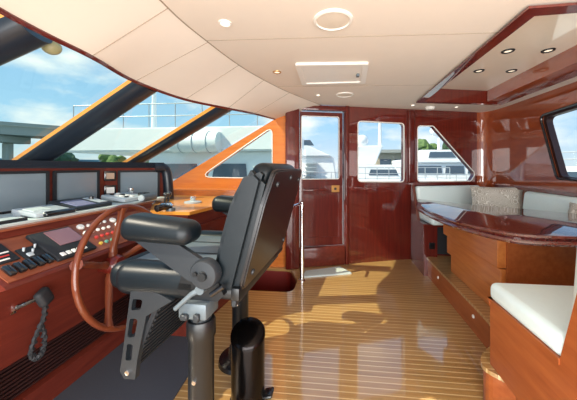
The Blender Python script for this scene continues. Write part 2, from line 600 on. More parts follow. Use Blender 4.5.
tri = round_loop([(-1.68, 1.055), (-0.775, 1.045), (-0.775, 1.655)], 0.05)
b2 = [(-2.45, 0), (-0.505, 0), (-0.505, CZ), (-0.28, CZ), (-0.742, 1.748), (-2.063, 0.982), (-2.45, 0.75)]
prism(b, [(x, FY, z) for x, z in b2], (0, 0.07, 0), holes=[[(x, FY, z) for x, z in tri]])
obj('forward_panel', b, 'amber_wood', wall_far, smooth=False)
b = B()      # upright posts either side of the door, pilaster between the windows, header
box(b, fw(d0 - 0.085, CZ / 2, -0.03), (0.16, 0.07, CZ), 0.015, 3, Matrix.Rotation(math.atan2(WU.y, WU.x), 4, 'Z'))
struct('trim_3', b, 'mahogany')
b = B()
box(b, fw(d1 + 0.03, CZ / 2, -0.012), (0.05, 0.05, CZ), 0.01, 3, Matrix.Rotation(math.atan2(WU.y, WU.x), 4, 'Z'))
struct('trim_4', b, 'mahogany')
b = B()
box(b, fw(s_of(0.925), CZ / 2 + 0.48, -0.01), (0.10, 0.06, 0.93), 0.025, 4, Matrix.Rotation(math.atan2(WU.y, WU.x), 4, 'Z'))
struct('trim_5', b, 'mahogany')
b = B()
box(b, fw((d0 + d1) / 2, 1.878, -0.012), (d1 - d0 + 0.04, 0.05, 0.05), 0.006, 2, Matrix.Rotation(math.atan2(WU.y, WU.x), 4, 'Z'))
struct('trim_6', b, 'mahogany')

# right wall with window opening, rounded corner
RX = 2.05
rw_hole = round_loop([(1.55, 1.05), (2.79, 1.07), (3.01, 1.70), (1.55, 1.78)], 0.06)
b = B()
prism(b, [(RX, -0.95, 0), (RX, 3.52, 0), (RX, 3.52, CZ), (RX, -0.95, CZ)], (0.10, 0, 0), holes=[[(RX, y, z) for y, z in rw_hole]])
wall_right = struct('wall_right', b, 'wall_wood', smooth=False)
b = B()
pA = fw(2.49, 0)
arc = []
for k in range(13):
    t = k / 12
    c0 = Vector((pA.x, pA.y)); c1 = Vector((2.04, pA.y + 0.05)); c2 = Vector((RX, 3.50))
    p = (1 - t) ** 2 * c0 + 2 * t * (1 - t) * c1 + t * t * c2
    arc.append(p)
vs0 = [b.verts.new((p.x, p.y, 0)) for p in arc]
vs1 = [b.verts.new((p.x, p.y, CZ)) for p in arc]
for k in range(12):
    b.faces.new((vs0[k], vs0[k + 1], vs1[k + 1], vs1[k]))
obj('rounded_corner', b, 'wall_wood', wall_right)

# wall under the windscreen (left)
b = B()
bx(b, -2.55, -2.40, -0.95, 3.25, 0, 0.90)
struct('wall_left', b, 'mahogany', smooth=False)

# ledges (trim) under the far windows and along the right wall
b = B()
prism(b, [fw(s_of(0.93), 0.955, -0.055), fw(2.38, 0.955, -0.055), fw(2.38, 0.955, 0), fw(s_of(0.93), 0.955, 0)], (0, 0, 0.03))
prism(b, [(RX - 0.10, 0.2, 0.935), (RX, 0.2, 0.935), (RX, 3.75, 0.935), (RX - 0.10, 3.62, 0.935)], (0, 0, 0.03))
struct('trim_7', b, 'mahogany_wall', smooth=False)

# windscreen: mullions, panes
MU = [((-1.096, 0.883, 1.68), (-1.96, 0.72, 1.22)),
      ((-1.15, 1.555, 1.68), (-1.96, 1.585, 1.22)),
      ((-0.934, 2.27, 1.685), (-1.98, 2.58, 1.24)),
      ((-0.742, 3.16, 1.748), (-2.063, 3.16, 0.982))]
MU = [(Vector(a), Vector(c)) for a, c in MU]
def to_z(a, c, z):
    t = (z - a.z) / (c.z - a.z)
    return a + (c - a) * t
tops = [to_z(a, c, a.z + 0.03) for a, c in MU]
bots = [to_z(a, c, 0.95) for a, c in MU]
win_n = 1
def window_frame_loop(bm, loop, r=0.008):
    tube(bm, loop, r, 8, closed=True)
def mull_frame(i):
    a, c = MU[i]
    d = (c - a).normalized()
    k = min(i, 2)
    side = (MU[k + 1][0] - MU[k][0]).normalized()
    side = (side - d * side.dot(d)).normalized()
    inn = d.cross(side).normalized()
    if inn.z > 0:
        inn = -inn
    return a, c, d, side, inn
GL = []      # glass corner points, set outwards of the padded covers
for i in range(4):
    a, c, d, side, inn = mull_frame(i)
    k = -0.10 if i < 3 else -0.02
    GL.append((a - d * 0.12 + inn * k, to_z(a, c, 0.95) + inn * k))
for i in range(3):
    b = B()
    vs = [b.verts.new(p) for p in (GL[i][0], GL[i + 1][0], GL[i + 1][1], GL[i][1])]
    b.faces.new(vs)
    w = obj('window_%d' % win_n, b, 'glass_green', None, smooth=False)
    w['kind'] = 'structure'
    win_n += 1
    a, c, d, side, inn = mull_frame(i)
    c = to_z(a, c, 1.0)
    L = (c - a).length + 0.12
    mt = Matrix(((side.x, inn.x, d.x, 0), (side.y, inn.y, d.y, 0), (side.z, inn.z, d.z, 0), (0, 0, 0, 1)))
    b = B()
    box(b, a + d * (L / 2 - 0.005) + inn * -0.075, (0.06, 0.036, L), 0.003, 1, mt)
    obj('mullion', b, 'sunny_wood', w)
    b = B()
    prof = [(math.cos(PI * k / 14) * 0.08, -0.062 + math.sin(PI * k / 14) * 0.060) for k in range(15)]
    p0 = a + d * 0.03 + side * 0.048
    prism(b, [p0 + side * u + inn * v for u, v in prof], d * L)
    obj('padded_cover', b, 'black_pad', w)
b = B()     # dark header strip along the top of the windscreen
tube(b, [Vector(p) + Vector((0.0, 0, -0.002)) for p in TT], 0.010, 8)
struct('trim_8', b, 'mahogany')

# far wall windows
def pane(loop3, off, mat='glass_clear'):
    bm = B()
    vs = [bm.verts.new(Vector(p) + off) for p in loop3]
    bm.faces.new(vs)
    return bm
for loop, nm in ((hole_rect, 'r'), (hole_trap, 't')):
    w = struct('window_%d' % win_n, pane([fw(s, z) for s, z in loop], WN * 0.045), 'glass_clear', smooth=False)
    win_n += 1
    b = B()
    window_frame_loop(b, [fw(s, z, 0.0) for s, z in loop], 0.007)
    obj('window_frame', b, 'white_trim', w)
w = struct('window_%d' % win_n, pane([(x, FY, z) for x, z in tri], Vector((0, 0.045, 0))), 'glass_green', smooth=False)
win_n += 1
b = B()
window_frame_loop(b, [(x, FY, z) for x, z in tri], 0.006)
obj('window_frame', b, 'white_trim', w)
rw_in = round_loop([(1.57, 1.07), (2.765, 1.09), (2.965, 1.675), (1.57, 1.755)], 0.055)
w = struct('window_%d' % win_n, pane([(RX, y, z) for y, z in rw_hole], Vector((0.085, 0, 0))), 'glass_clear', smooth=False)
b = B()
window_frame_loop(b, [(RX, y, z) for y, z in rw_hole], 0.012)
window_frame_loop(b, [(RX + 0.085, y, z) for y, z in rw_hole], 0.012)
obj('window_frame', b, 'black_gloss', w)
b = B()
prism(b, [(RX + 0.02, y, z) for y, z in rw_hole], (0.06, 0, 0), holes=[[(RX + 0.02, y, z) for y, z in rw_in]])
obj('window_reveal', b, 'dark_grate', w, smooth=False)

# ------------------------------------------------------------------ the door
door = thing('door_1', 'mahogany side door with tall glass and brass lock', 'door', fw(0, 0))
del door['category']; del door['label']
door['kind'] = 'structure'
door.rotation_euler = (0, 0, math.atan2(WU.y, WU.x))
# local: x along wall, y outward, z up
g0, g1 = s_of(-0.423), s_of(0.02)
b = B()
dl, dr = d0 + 0.012, d1 - 0.012
prism(b, [(dl, 0.03, 0.23), (dr, 0.03, 0.23), (dr, 0.03, dz - 0.012), (dl, 0.03, dz - 0.012)], (0, 0.035, 0),
      holes=[[(x, 0.03, z) for x, z in round_loop([(g0, 1.035), (g1, 1.035), (g1, 1.79), (g0, 1.79)], 0.02)],
             [(x, 0.03, z) for x, z in [(g0, 0.33), (g1, 0.33), (g1, 0.85), (g0, 0.85)]]])
obj('door_leaf', b, 'mahogany', door, smooth=False)
b = B(); bx(b, g0, g1, 0.042, 0.06, 0.33, 0.85)
obj('lower_panel', b, 'mahogany', door, smooth=False)
b = B(); b.faces.new([b.verts.new(p) for p in [(g0, 0.05, 1.035), (g1, 0.05, 1.035), (g1, 0.05, 1.79), (g0, 0.05, 1.79)]])
obj('door_glass', b, 'glass_clear', door, smooth=False)
b = B(); tube(b, [(x, 0.028, z) for x, z in round_loop([(g0, 1.035), (g1, 1.035), (g1, 1.79), (g0, 1.79)], 0.02)], 0.005, 8, closed=True)
obj('glass_bead', b, 'white_trim', door)
b = B(); box(b, ((g0 + g1) / 2 - 0.06, 0.005, 0.905), (0.28, 0.025, 0.022), 0.008, 2)
box(b, (g0 + 0.03, 0.02, 0.905), (0.02, 0.03, 0.02)); box(b, (g1 - 0.15, 0.02, 0.905), (0.02, 0.03, 0.02))
obj('grab_rail', b, 'mahogany', door)
b = B(); box(b, (g1 - 0.045, 0.024, 0.915), (0.10, 0.012, 0.085), 0.003, 1)
lock = obj('lock_plate', b, 'brass', door)
b = B(); box(b, (g1 - 0.05, 0.014, 0.915), (0.03, 0.02, 0.03), 0.008, 2)
obj('latch', b, 'black_metal', lock)
b = B(); box(b, ((d0 + d1) / 2, 0.01, 0.115), (d1 - d0 - 0.004, 0.10, 0.222), 0.008, 2)
obj('door_sill', b, 'console_wood', door)

# raised dinette floor (platform)
plat = [(0.965, 3.62)] + [(p.x, p.y) for p in smooth_path([(0.965, 2.05, 0), (0.955, 1.80, 0), (0.90, 1.64, 0), (0.80, 1.545, 0), (0.735, 1.47, 0), (0.725, 1.40, 0), (0.80, 1.32, 0)], 5)] + [(0.80, 0.3), (2.04, 0.3), (2.04, 3.85)]
b = B()
prism(b, [(x, y, 0.0) for x, y in plat], (0, 0, 0.185))
pf = struct('floor_raised', b, 'bench_wood', smooth=False)
b = B()
prism(b, [(x - (0.012 if x < 1 else 0), y, 0.185) for x, y in plat], (0, 0, 0.02))
obj('platform_top', b, 'teak', pf, smooth=False)
for yy in (2.06, 2.75):
    b = B(); lathe(b, [(0, 0.008), (0.012, 0.006), (0.014, 0)], 14, Matrix.Translation((0.965, yy, 0.11)) @ Matrix.Rotation(-PI / 2, 4, 'Y'))
    obj('step_light', b, 'white_trim', pf)

# ================================================================== HELM CONSOLE
con = thing('helm_console', 'reddish wooden helm console with three screens under the windscreen', 'console', (-1.5, 1.5, 0))
CO = Vector((-1.5, 1.5, 0))
def ck(bm):
    bmesh.ops.translate(bm, vec=-CO, verts=bm.verts[:])
    return bm
Y0, Y1 = 0.905, 2.05        # length of the main front
b = B()
# cross-section (x,z) extruded along Y
sec = [(-2.38, 0.0), (-1.43, 0.0), (-1.43, 0.12), (-1.47, 0.13), (-1.47, 0.31), (-1.40, 0.33), (-1.29, 0.70), (-1.25, 0.712), (-1.26, 0.722), (-1.485, 0.862), (-1.495, 0.895), (-1.90, 0.905), (-1.93, 0.90), (-2.38, 0.90)]
prism(b, [(x, Y0, z) for x, z in sec], (0, Y1 - Y0, 0))
obj('console_body', ck(b), 'console_wood', con, smooth=False)
b = B()    # corner post at the near end
bx(b, -1.46, -1.36, Y0 - 0.035, Y0, 0, 0.70, 0.004, 1)
obj('end_post', ck(b), 'console_wood', con)
# sloping switch panel plate
pu = Vector((-0.225, 0, 0.14)).normalized()      # up the slope
pn = Vector((0.14, 0, 0.225)).normalized()       # outward normal
P0 = Vector((-1.26, 0, 0.7225))
def pp(y, v, h=0.0):
    return P0 + Vector((0, y, 0)) + pu * v + pn * h
b = B()
prism(b, [pp(Y0 + 0.02, 0.012), pp(Y1 - 0.02, 0.012), pp(Y1 - 0.02, 0.252), pp(Y0 + 0.02, 0.252)], pn * 0.004)
obj('switch_panel', ck(b), 'panel_wood', con, smooth=False)
def on_panel(bm, y, v, sy, sv, h, r=0.003, h0=0.004):
    mt = Matrix(((0, pu.x, pn.x, 0), (1, pu.y, pn.y, 0), (0, pu.z, pn.z, 0), (0, 0, 0, 1)))
    box(bm, pp(y, v, h0 + h / 2), (sy, sv, h), r, 2, mt)
def panel_part(name, y, v, sy, sv, h, mat, parent=None, r=0.003, h0=0.004):
    bm = B(); on_panel(bm, y, v, sy, sv, h, r, h0)
    return obj(name, ck(bm), mat, parent or con)
# black radio faceplate with white and red pattern
f = panel_part('alarm_plate', 0.985, 0.168, 0.085, 0.115, 0.008, 'black_matte')
for k in range(5):
    bm = B()
    on_panel(bm, 0.978 + 0.010 * (k % 3), 0.125 + 0.02 * k, 0.035, 0.006, 0.003, 0.0, 0.012)
    obj('white_mark', ck(bm), 'white_button' if k % 2 == 0 else 'red_button', f)
f = panel_part('toggle_plate', 1.083, 0.13, 0.085, 0.072, 0.008, 'black_matte')
for k, (yy, vv) in enumerate(((1.06, 0.145), (1.083, 0.125), (1.108, 0.15))):
    bm = B(); cyl(bm, pp(yy, vv, 0.01), pp(yy, vv + 0.008, 0.026), 0.004, 0.005, 10)
    obj('toggle', ck(bm), 'silver_plastic', f)
bm = B(); on_panel(bm, 1.065, 0.115, 0.022, 0.022, 0.008, 0.003, 0.01); obj('silver_switch', ck(bm), 'silver_plastic', f)
for k in range(5):
    panel_part('rocker_switch', 0.955 + 0.036 * k, 0.062, 0.026, 0.056, 0.018, 'black_gloss', r=0.006)
# engine display in the panel
f = panel_part('panel_display', 1.222, 0.130, 0.20, 0.205, 0.018, 'black_matte', r=0.006)
bm = B(); on_panel(bm, 1.25, 0.163, 0.125, 0.11, 0.004, 0.0, 0.021); obj('display_glass', ck(bm), 'screen_plum', f)
for k in range(5):
    bm = B(); on_panel(bm, 1.155 + 0.027 * k, 0.05, 0.019, 0.022, 0.006, 0.002, 0.022); obj('display_key', ck(bm), 'white_button', f)
# knobs and push buttons
def disc_on(y, v, r, h, mat, name, h0=0.004):
    bm = B()
    mt = Matrix(((0, pu.x, pn.x, 0), (1, pu.y, pn.y, 0), (0, pu.z, pn.z, 0), (0, 0, 0, 1)))
    lathe(bm, [(0, h), (r * 0.8, h), (r, h * 0.6), (r, 0)], 14, Matrix.Translation(pp(y, v, h0)) @ mt)
    return obj(name, ck(bm), mat, con)
for yy, vv in ((1.385, 0.215), (1.375, 0.155), (1.60, 0.21), (1.595, 0.16)):
    k_ = disc_on(yy, vv, 0.019, 0.012, 'white_button', 'dial')
for r_ in range(4):
    for c_ in range(4):
        yy = 1.43 + 0.037 * c_ - 0.018 * r_; vv = 0.213 - 0.052 * r_
        mt_ = ['white_button', 'white_button', 'red_button', ['yellow_button', 'green_button', 'green_button', 'yellow_button'][c_]][r_]
        disc_on(yy, vv, 0.0095, 0.010, mt_, 'push_button')
# light wooden nosing of the ledge and pale strip on the panel edge
b = B(); prism(b, [(-1.478, Y0, 0.892), (-1.478, Y1, 0.892), (-1.52, Y1, 0.892), (-1.52, Y0, 0.892)], (0, 0, 0.010))
obj('ledge_nosing', ck(b), 'panel_wood', con, smooth=False)
b = B(); prism(b, [(-1.53, Y0, 0.9), (-1.53, 2.3, 0.9), (-1.885, 2.3, 0.9), (-1.885, Y0, 0.9)], (0, 0, 0.012))
obj('instrument_ledge', ck(b), 'pale_panel', con, smooth=False)
# ribbed foot grate
b = B()
bx(b, -1.472, -1.462, Y0 + 0.03, Y1 - 0.06, 0.135, 0.305)
for k in range(9):
    bx(b, -1.465, -1.448, Y0 + 0.03, Y1 - 0.06, 0.140 + 0.0185 * k, 0.149 + 0.0185 * k)
g = obj('foot_grate', ck(b), 'dark_grate', con, smooth=False); 
# monitor board, wrapped around the helm
MB_ = [(-1.93, 0.60), (-1.93, 2.08), (-1.66, 2.48)]
b = B()
def board(bm, x_off0, x_off1, z0, z1):
    pts = [Vector(p) for p in MB_]
    loop = [(p.x + x_off0, p.y, z0) for p in pts] + [(p.x + x_off1, p.y + (0.02 if i == 0 else 0), z0) for i, p in enumerate(pts[::-1])]
    prism(bm, loop, (0, 0, z1 - z0))
board(b, -0.002, -0.06, 0.90, 1.185)
obj('monitor_board', ck(b), 'console_wood', con, smooth=False)
b = B()   # black hood over the monitors, turned down at its far end
prism(b, [(-1.90, 0.60, 1.172), (-1.90, 2.075, 1.172), (-1.655, 2.44, 1.172), (-1.65, 2.48, 1.172), (-1.70, 2.52, 1.172), (-2.24, 2.52, 1.172), (-2.24, 0.60, 1.172)], (0, 0, 0.05))
bmesh.ops.bevel(b, geom=[e_ for e_ in b.edges if abs((e_.verts[0].co - e_.verts[1].co).z) < 0.01], offset=0.02, segments=4, affect='EDGES')
obj('hood', ck(b), 'black_pad', con)
b = B()
tube(b, smooth_path([(-1.72, 2.40, 1.172), (-1.675, 2.455, 1.172), (-1.66, 2.48, 1.14), (-1.65, 2.49, 1.05), (-1.64, 2.495, 0.87)], 5), 0.046, 12)
obj('hood_end', ck(b), 'black_pad', con)
def monitor(y0, y1, z0, z1, ang=0.0, base=(-1.93, 0)):
    """recessed display; base point and direction along the board."""
    dr_ = Vector((math.sin(ang), math.cos(ang), 0)); n_ = Vector((math.cos(ang), -math.sin(ang), 0))
    o_ = Vector((base[0], base[1], 0))
    def q(u, z, h):
        return o_ + dr_ * u + n_ * h + Vector((0, 0, z))
    bm = B()
    out = [(u, z) for u, z in round_loop([(y0, z0), (y1, z0), (y1, z1), (y0, z1)], 0.012, 3)]
    k = 0.017
    prism(bm, [q(u, z, 0) for u, z in out], n_ * 0.016, holes=[[q(u, z, 0) for u, z in [(y0 + k, z0 + k), (y1 - k, z0 + k), (y1 - k, z1 - k), (y0 + k, z1 - k)]]])
    m_ = obj('monitor', ck(bm), 'black_matte', con, smooth=False)
    bm = B()
    prism(bm, [q(u, z, 0.001) for u, z in [(y0 + k, z0 + k), (y1 - k, z0 + k), (y1 - k, z1 - k), (y0 + k, z1 - k)]], n_ * 0.006)
    obj('screen', ck(bm), 'screen', m_, smooth=False)
monitor(1.18, 1.625, 0.905, 1.155)
monitor(1.655, 2.01, 0.905, 1.155)
a_ = math.atan2(0.25, 0.37)
monitor(0.085, 0.42, 0.885, 1.15, a_, (-1.93, 2.08))
def gauge(zc_, mat):
    dr_ = Vector((math.sin(a_), math.cos(a_), 0)); n_ = Vector((math.cos(a_), -math.sin(a_), 0))
    c_ = Vector((-1.93, 2.08, zc_)) + dr_ * 0.03
    rot_ = Matrix.Rotation(-a_, 4, 'Z')
    bm = B(); box(bm, c_ + n_ * 0.008, (0.018, 0.085, 0.085), 0.006, 2, rot_)
    g_ = obj('gauge', ck(bm), 'black_gloss', con)
    bm = B(); box(bm, c_ + n_ * 0.018, (0.004, 0.055, 0.05), 0, 1, rot_)
    obj('gauge_face', ck(bm), mat, g_)
gauge(1.105, 'amber_dial')
gauge(0.985, 'white_button')
# side counter beyond the wheel
b = B()
prism(b, [(-1.27, 1.78, 0.0), (-1.03, 1.78, 0.0), (-0.93, 2.50, 0.0), (-1.13, 2.50, 0), (-1.13, 3.15, 0.0), (-2.3, 3.15, 0.0), (-2.3, 2.06, 0.0), (-1.45, 2.06, 0.0)], (0, 0, 0.85))
obj('side_cabinet', ck(b), 'console_wood', con, smooth=False)
b = B()
prism(b, [(-1.30, 1.765, 0.85), (-1.01, 1.765, 0.85), (-0.91, 2.51, 0.85), (-0.8, 2.52, 0.85), (-0.8, 3.155, 0.85), (-2.3, 3.155, 0.85), (-2.3, 2.54, 0.85), (-1.60, 2.54, 0.85), (-1.72, 2.46, 0.85), (-1.5, 2.06, 0.85)], (0, 0, 0.022))
obj('side_counter', ck(b), 'sunny_wood', con, smooth=False)
b = B()
prism(b, [(-0.80, 2.9, 0.872), (-0.80, 3.155, 0.872), (-2.25, 3.155, 0.872), (-2.25, 2.9, 0.872), (-1.5, 2.75, 0.872)], (0, 0, 0.055))
obj('counter_shelf', ck(b), 'amber_wood', con, smooth=False)
b = B(); prism(b, [(-1.005, 1.86, 0.12), (-0.945, 2.44, 0.12), (-0.945, 2.44, 0.76), (-1.005, 1.86, 0.76)], (0.018, -0.002, 0))
obj('cabinet_panel', ck(b), 'console_wood', con, smooth=False)

# handset holder on the console front belongs to the radio handset
hs = thing('radio_handset', 'black radio handset with coiled cord hung on the console front', 'radio handset', (-1.30, 1.07, 0.60))
ho = Vector((-1.30, 1.07, 0.60))
def hk(bm):
    bmesh.ops.translate(bm, vec=-ho, verts=bm.verts[:]); return bm
b = B()
lathe(b, [(0, 0.03), (0.010, 0.03), (0.012, 0.012), (0.022, 0.008), (0.025, 0)], 16, Matrix.Translation((-1.338, 0.985, 0.595)) @ Matrix.Rotation(PI / 2 - 0.25, 4, 'Y'))
obj('cradle', hk(b), 'chrome', hs)
b = B()
tube(b, smooth_path([(-1.315, 0.985, 0.60), (-1.29, 1.00, 0.612), (-1.275, 1.03, 0.618)], 4), 0.0085, 8)
obj('handset_neck', hk(b), 'black_gloss', hs)
b = B(); box(b, (-1.27, 1.055, 0.615), (0.036, 0.062, 0.075), 0.016, 4, (0.35, -0.2, 0.2))
obj('microphone', hk(b), 'black_matte', hs)
b = B()
cp = []
path = smooth_path([(-1.265, 1.058, 0.585), (-1.275, 1.06, 0.52), (-1.29, 1.04, 0.45), (-1.30, 1.03, 0.385), (-1.295, 1.045, 0.355), (-1.285, 1.06, 0.375), (-1.28, 1.063, 0.44), (-1.285, 1.05, 0.50)], 14)
for i, p in enumerate(path):
    t = i * 1.15
    cp.append(p + Vector((0.0, math.cos(t) * 0.006, math.sin(t) * 0.006)))
tube(b, cp, 0.0085, 6)
obj('coiled_cord', hk(b), 'black_matte', hs)
b = B(); box(b, (-1.349, 0.975, 0.545), (0.012, 0.062, 0.075), 0.004, 2, (0, 0.26, 0))
obj('socket_plate', hk(b), 'black_matte', hs)

# steering wheel
WCx, WCy, WCz, WR = -1.15, 1.40, 0.645, 0.315
sw = thing('steering_wheel', 'large varnished wooden steering wheel on the helm console', 'steering wheel', (WCx, WCy, WCz))
sw.rotation_euler = (0, R(-8), 0)
b = B()
tube(b, [(0, WR * math.cos(t), WR * math.sin(t)) for t in [2 * PI * k / 56 for k in range(56)]], 0.0145, 12, closed=True)
obj('rim', b, 'wheel_wood', sw)
for k in range(5):
    a = PI / 2 + 2 * PI * k / 5
    b = B()
    pts = [(-0.10, 0.03 * math.cos(a), 0.03 * math.sin(a)), (-0.085, 0.1 * math.cos(a), 0.1 * math.sin(a)), (-0.035, 0.22 * math.cos(a), 0.22 * math.sin(a)), (0, (WR) * math.cos(a), (WR) * math.sin(a))]
    tube(b, smooth_path(pts, 5), [0.022] * 5 + [0.018] * 5 + [0.016] * 3 + [0.019, 0.024, 0.027], 10)
    obj('spoke', b, 'wheel_wood', sw)
b = B(); lathe(b, [(0, 0.035), (0.04, 0.03), (0.055, 0.01), (0.055, -0.03), (0.035, -0.07), (0.035, -0.10)], 20, Matrix.Translation((-0.08, 0, 0)) @ Matrix.Rotation(PI / 2, 4, 'Y'))
obj('hub', b, 'mahogany', sw)

# things lying on the ledge
def slab(name, label, cat, x, y, sx, sy, h, mat, tilt=0.0, z=0.9125, rz=0.0, r=0.004):
    t = thing(name, label, cat, (x, y, z), rot=(0, tilt, rz))
    t.location.z += abs(math.sin(tilt)) * sx / 2
    b = B(); box(b, (0, 0, h / 2), (sx, sy, h), r, 2)
    if tilt > 0.05:
        bx(b, -sx * 0.48, -sx * 0.2, -sy * 0.45, sy * 0.45, -sx * 0.12, h * 0.5)
    obj('casing', b, mat, t)
    return t
t = slab('chart_book', 'pale flat folder at the near end of the ledge', 'folder', -1.69, 1.10, 0.26, 0.24, 0.014, 'pale_panel')
b = B(); box(b, (0.13, 0, 0.007), (0.008, 0.23, 0.016)); obj('dark_edge', b, 'black_matte', t)
t = slab('autopilot_unit', 'pale console unit with dark rounded front on the ledge', 'instrument', -1.64, 1.36, 0.15, 0.20, 0.022, 'silver_plastic', tilt=0.16)
b = B(); box(b, (0.075, 0.02, 0.012), (0.04, 0.17, 0.026), 0.011, 4); obj('front_bar', b, 'black_gloss', t)
b = B(); box(b, (-0.01, -0.03, 0.023), (0.07, 0.09, 0.004)); obj('display', b, 'pale_panel', t)
t = slab('chart_plotter', 'flat grey plotter with violet screen on the ledge', 'instrument', -1.67, 1.62, 0.19, 0.27, 0.022, 'dark_metal', tilt=0.20)
b = B(); box(b, (0.015, -0.045, 0.0235), (0.12, 0.13, 0.004)); obj('screen', b, 'screen_violet', t)
b = B(); box(b, (0, 0.09, 0.0235), (0.13, 0.06, 0.004)); obj('key_area', b, 'silver_plastic', t)
b = B(); lathe(b, [(0, 0.018), (0.014, 0.017), (0.016, 0)], 14, Matrix.Translation((-0.03, 0.09, 0.024))); obj('knob', b, 'black_gloss', t)
t = slab('camera_controller', 'silver keypad unit beside the far monitor', 'instrument', -1.68, 2.00, 0.20, 0.26, 0.03, 'silver_plastic', tilt=0.14, r=0.008)
for k in range(8):
    b = B(); box(b, (0.06 - 0.04 * (k % 4), -0.07 + 0.06 * (k // 4), 0.034), (0.022, 0.03, 0.010), 0.003, 1); obj('key', b, 'black_gloss' if k % 3 == 0 else 'white_button', t)
b = B(); box(b, (0.075, 0.10, 0.04), (0.05, 0.09, 0.03), 0.01, 2); obj('palm_rest', b, 'black_gloss', t)
b = B(); lathe(b, [(0, 0.05), (0.018, 0.045), (0.02, 0.02), (0.012, 0)], 14, Matrix.Translation((-0.03, 0.08, 0.03))); obj('joystick', b, 'chrome', t)
# throttle
t = thing('throttle_control', 'chrome based throttle with two black levers at the console corner', 'throttle', (-1.33, 1.99, 0.872))
b = B(); lathe(b, [(0.055, 0), (0.055, 0.012), (0.035, 0.03), (0, 0.032)], 20); obj('base', b, 'chrome', t)
for sy in (-0.022, 0.022):
    b = B(); tube(b, [(0, sy, 0.02), (0.01, sy, 0.08)], 0.008, 10)
    lv = obj('lever', b, 'black_gloss', t)
    b = B(); bmesh.ops.create_uvsphere(b, u_segments=14, v_segments=8, radius=0.019, matrix=Matrix.Translation((0.01, sy, 0.095)))
    obj('knob', b, 'black_gloss', lv)
t = thing('jog_lever', 'dark steering jog lever lying at the console corner', 'control lever', (-1.17, 1.80, 0.872))
b = B(); lathe(b, [(0.03, 0), (0.03, 0.02), (0, 0.022)], 16); obj('base', b, 'grey_metal', t)
b = B(); tube(b, [(0, 0, 0.02), (-0.02, -0.05, 0.035), (-0.035, -0.10, 0.03)], [0.018, 0.022, 0.024], 12); obj('handle', b, 'black_gloss', t)
t = thing('chrome_joystick', 'silver round thruster knob on the far counter', 'control knob', (-1.24, 2.22, 0.872))
b = B(); lathe(b, [(0.07, 0), (0.07, 0.012), (0.03, 0.02), (0, 0.02)], 20); obj('base', b, 'silver_plastic', t)
b = B(); lathe(b, [(0.02, 0.018), (0.026, 0.04), (0.018, 0.055), (0, 0.057)], 16); obj('knob', b, 'chrome', t)
t = thing('compass_unit', 'small grey cylinder instrument beside the throttle levers', 'instrument', (-1.49, 2.0, 0.9125))
b = B(); tube(b, [(0, -0.07, 0.03), (0, 0.07, 0.03)], 0.03, 16); obj('casing', b, 'grey_metal', t)
b = B(); cyl(b, (0, -0.078, 0.03), (0, -0.07, 0.03), 0.024, n=16); obj('end_cap', b, 'silver_plastic', t)

# ================================================================== HELM CHAIR
ch = thing('helm_chair', 'black leather helm chair with armrests on two pedestals', 'chair', (-0.59, 1.345, 0), R(-3))
# local +x = aft (right in the picture), +y = far side
def crbox(name, c, s, r, mat, parent=None, rot=None, seg=4):
    b_ = B(); box(b_, c, s, r, seg, rot)
    return obj(name, b_, mat, parent or ch)
seat = crbox('seat', (-0.10, 0, 0.712), (0.52, 0.50, 0.10), 0.03, 'seat_panel')
b = B(); 
for sy in (-0.09, 0.09):
    box(b, (-0.10, sy, 0.7625), (0.44, 0.012, 0.004), 0.001, 1)
obj('seam', b, 'black_leather', seat)
for sy in (-1, 1):
    b = B()
    box(b, (-0.115, sy * 0.275, 0.712), (0.42, 0.13, 0.135), 0.055, 6)
    obj('seat_bolster', b, 'black_leather' , ch)
b = B()
box(b, (-0.335, 0, 0.705), (0.11, 0.60, 0.12), 0.05, 6)
obj('seat_front_roll', b, 'black_leather', ch)
# backrest
lean = math.atan2(0.135, 0.50)
def back_pt(h, t, y):       # h up along the back, t thickness towards the rear
    base = Vector((0.125, 0, 0.735))
    return base + Vector((math.sin(lean) * h, 0, math.cos(lean) * h)) + Vector((math.cos(lean) * t, 0, -math.sin(lean) * t)) + Vector((0, y, 0))
rotb = Matrix.Rotation(lean, 4, 'Y')
b = B(); box(b, back_pt(0.23, 0.05, 0), (0.10, 0.50, 0.52), 0.045, 6, rotb)
back = obj('backrest', b, 'black_leather', ch)
for sy in (-1, 1):
    b = B()
    prof = [(0.0, -0.012), (0.16, -0.022), (0.34, -0.018), (0.46, 0.01), (0.49, 0.045), (0.46, 0.098), (0.0, 0.10)]
    loop = [back_pt(h - 0.02, t, sy * 0.255) for h, t in prof]
    prism(b, loop, (0, sy * 0.075, 0))
    bmesh.ops.bevel(b, geom=b.edges[:], offset=0.022, segments=4, affect='EDGES')
    obj('back_wing', b, 'black_leather', back)
b = B()      # rear shell
loop = [back_pt(h, 0.102, y) for y, h in round_loop([(-0.325, -0.005), (0.305, -0.005), (0.305, 0.34), (0.27, 0.48), (-0.29, 0.48), (-0.325, 0.34)], 0.04)]
prism(b, loop, back_pt(0, 0.02, 0) - back_pt(0, 0, 0))
bmesh.ops.bevel(b, geom=[e_ for e_ in b.edges if len(e_.link_faces) == 2 and e_.calc_face_angle(0) > 1.2], offset=0.006, segments=2, affect='EDGES')
shell = obj('back_shell', b, 'shell', ch)
for y, h in ((-0.22, 0.42), (0.0, 0.44), (0.22, 0.42), (-0.25, 0.05), (0.25, 0.05)):
    b = B(); lathe(b, [(0, 0.008), (0.010, 0.007), (0.013, 0)], 12, Matrix.Translation(back_pt(h, 0.122, y)) @ rotb @ Matrix.Rotation(PI / 2, 4, 'Y'))
    obj('bolt', b, 'dark_metal', shell)
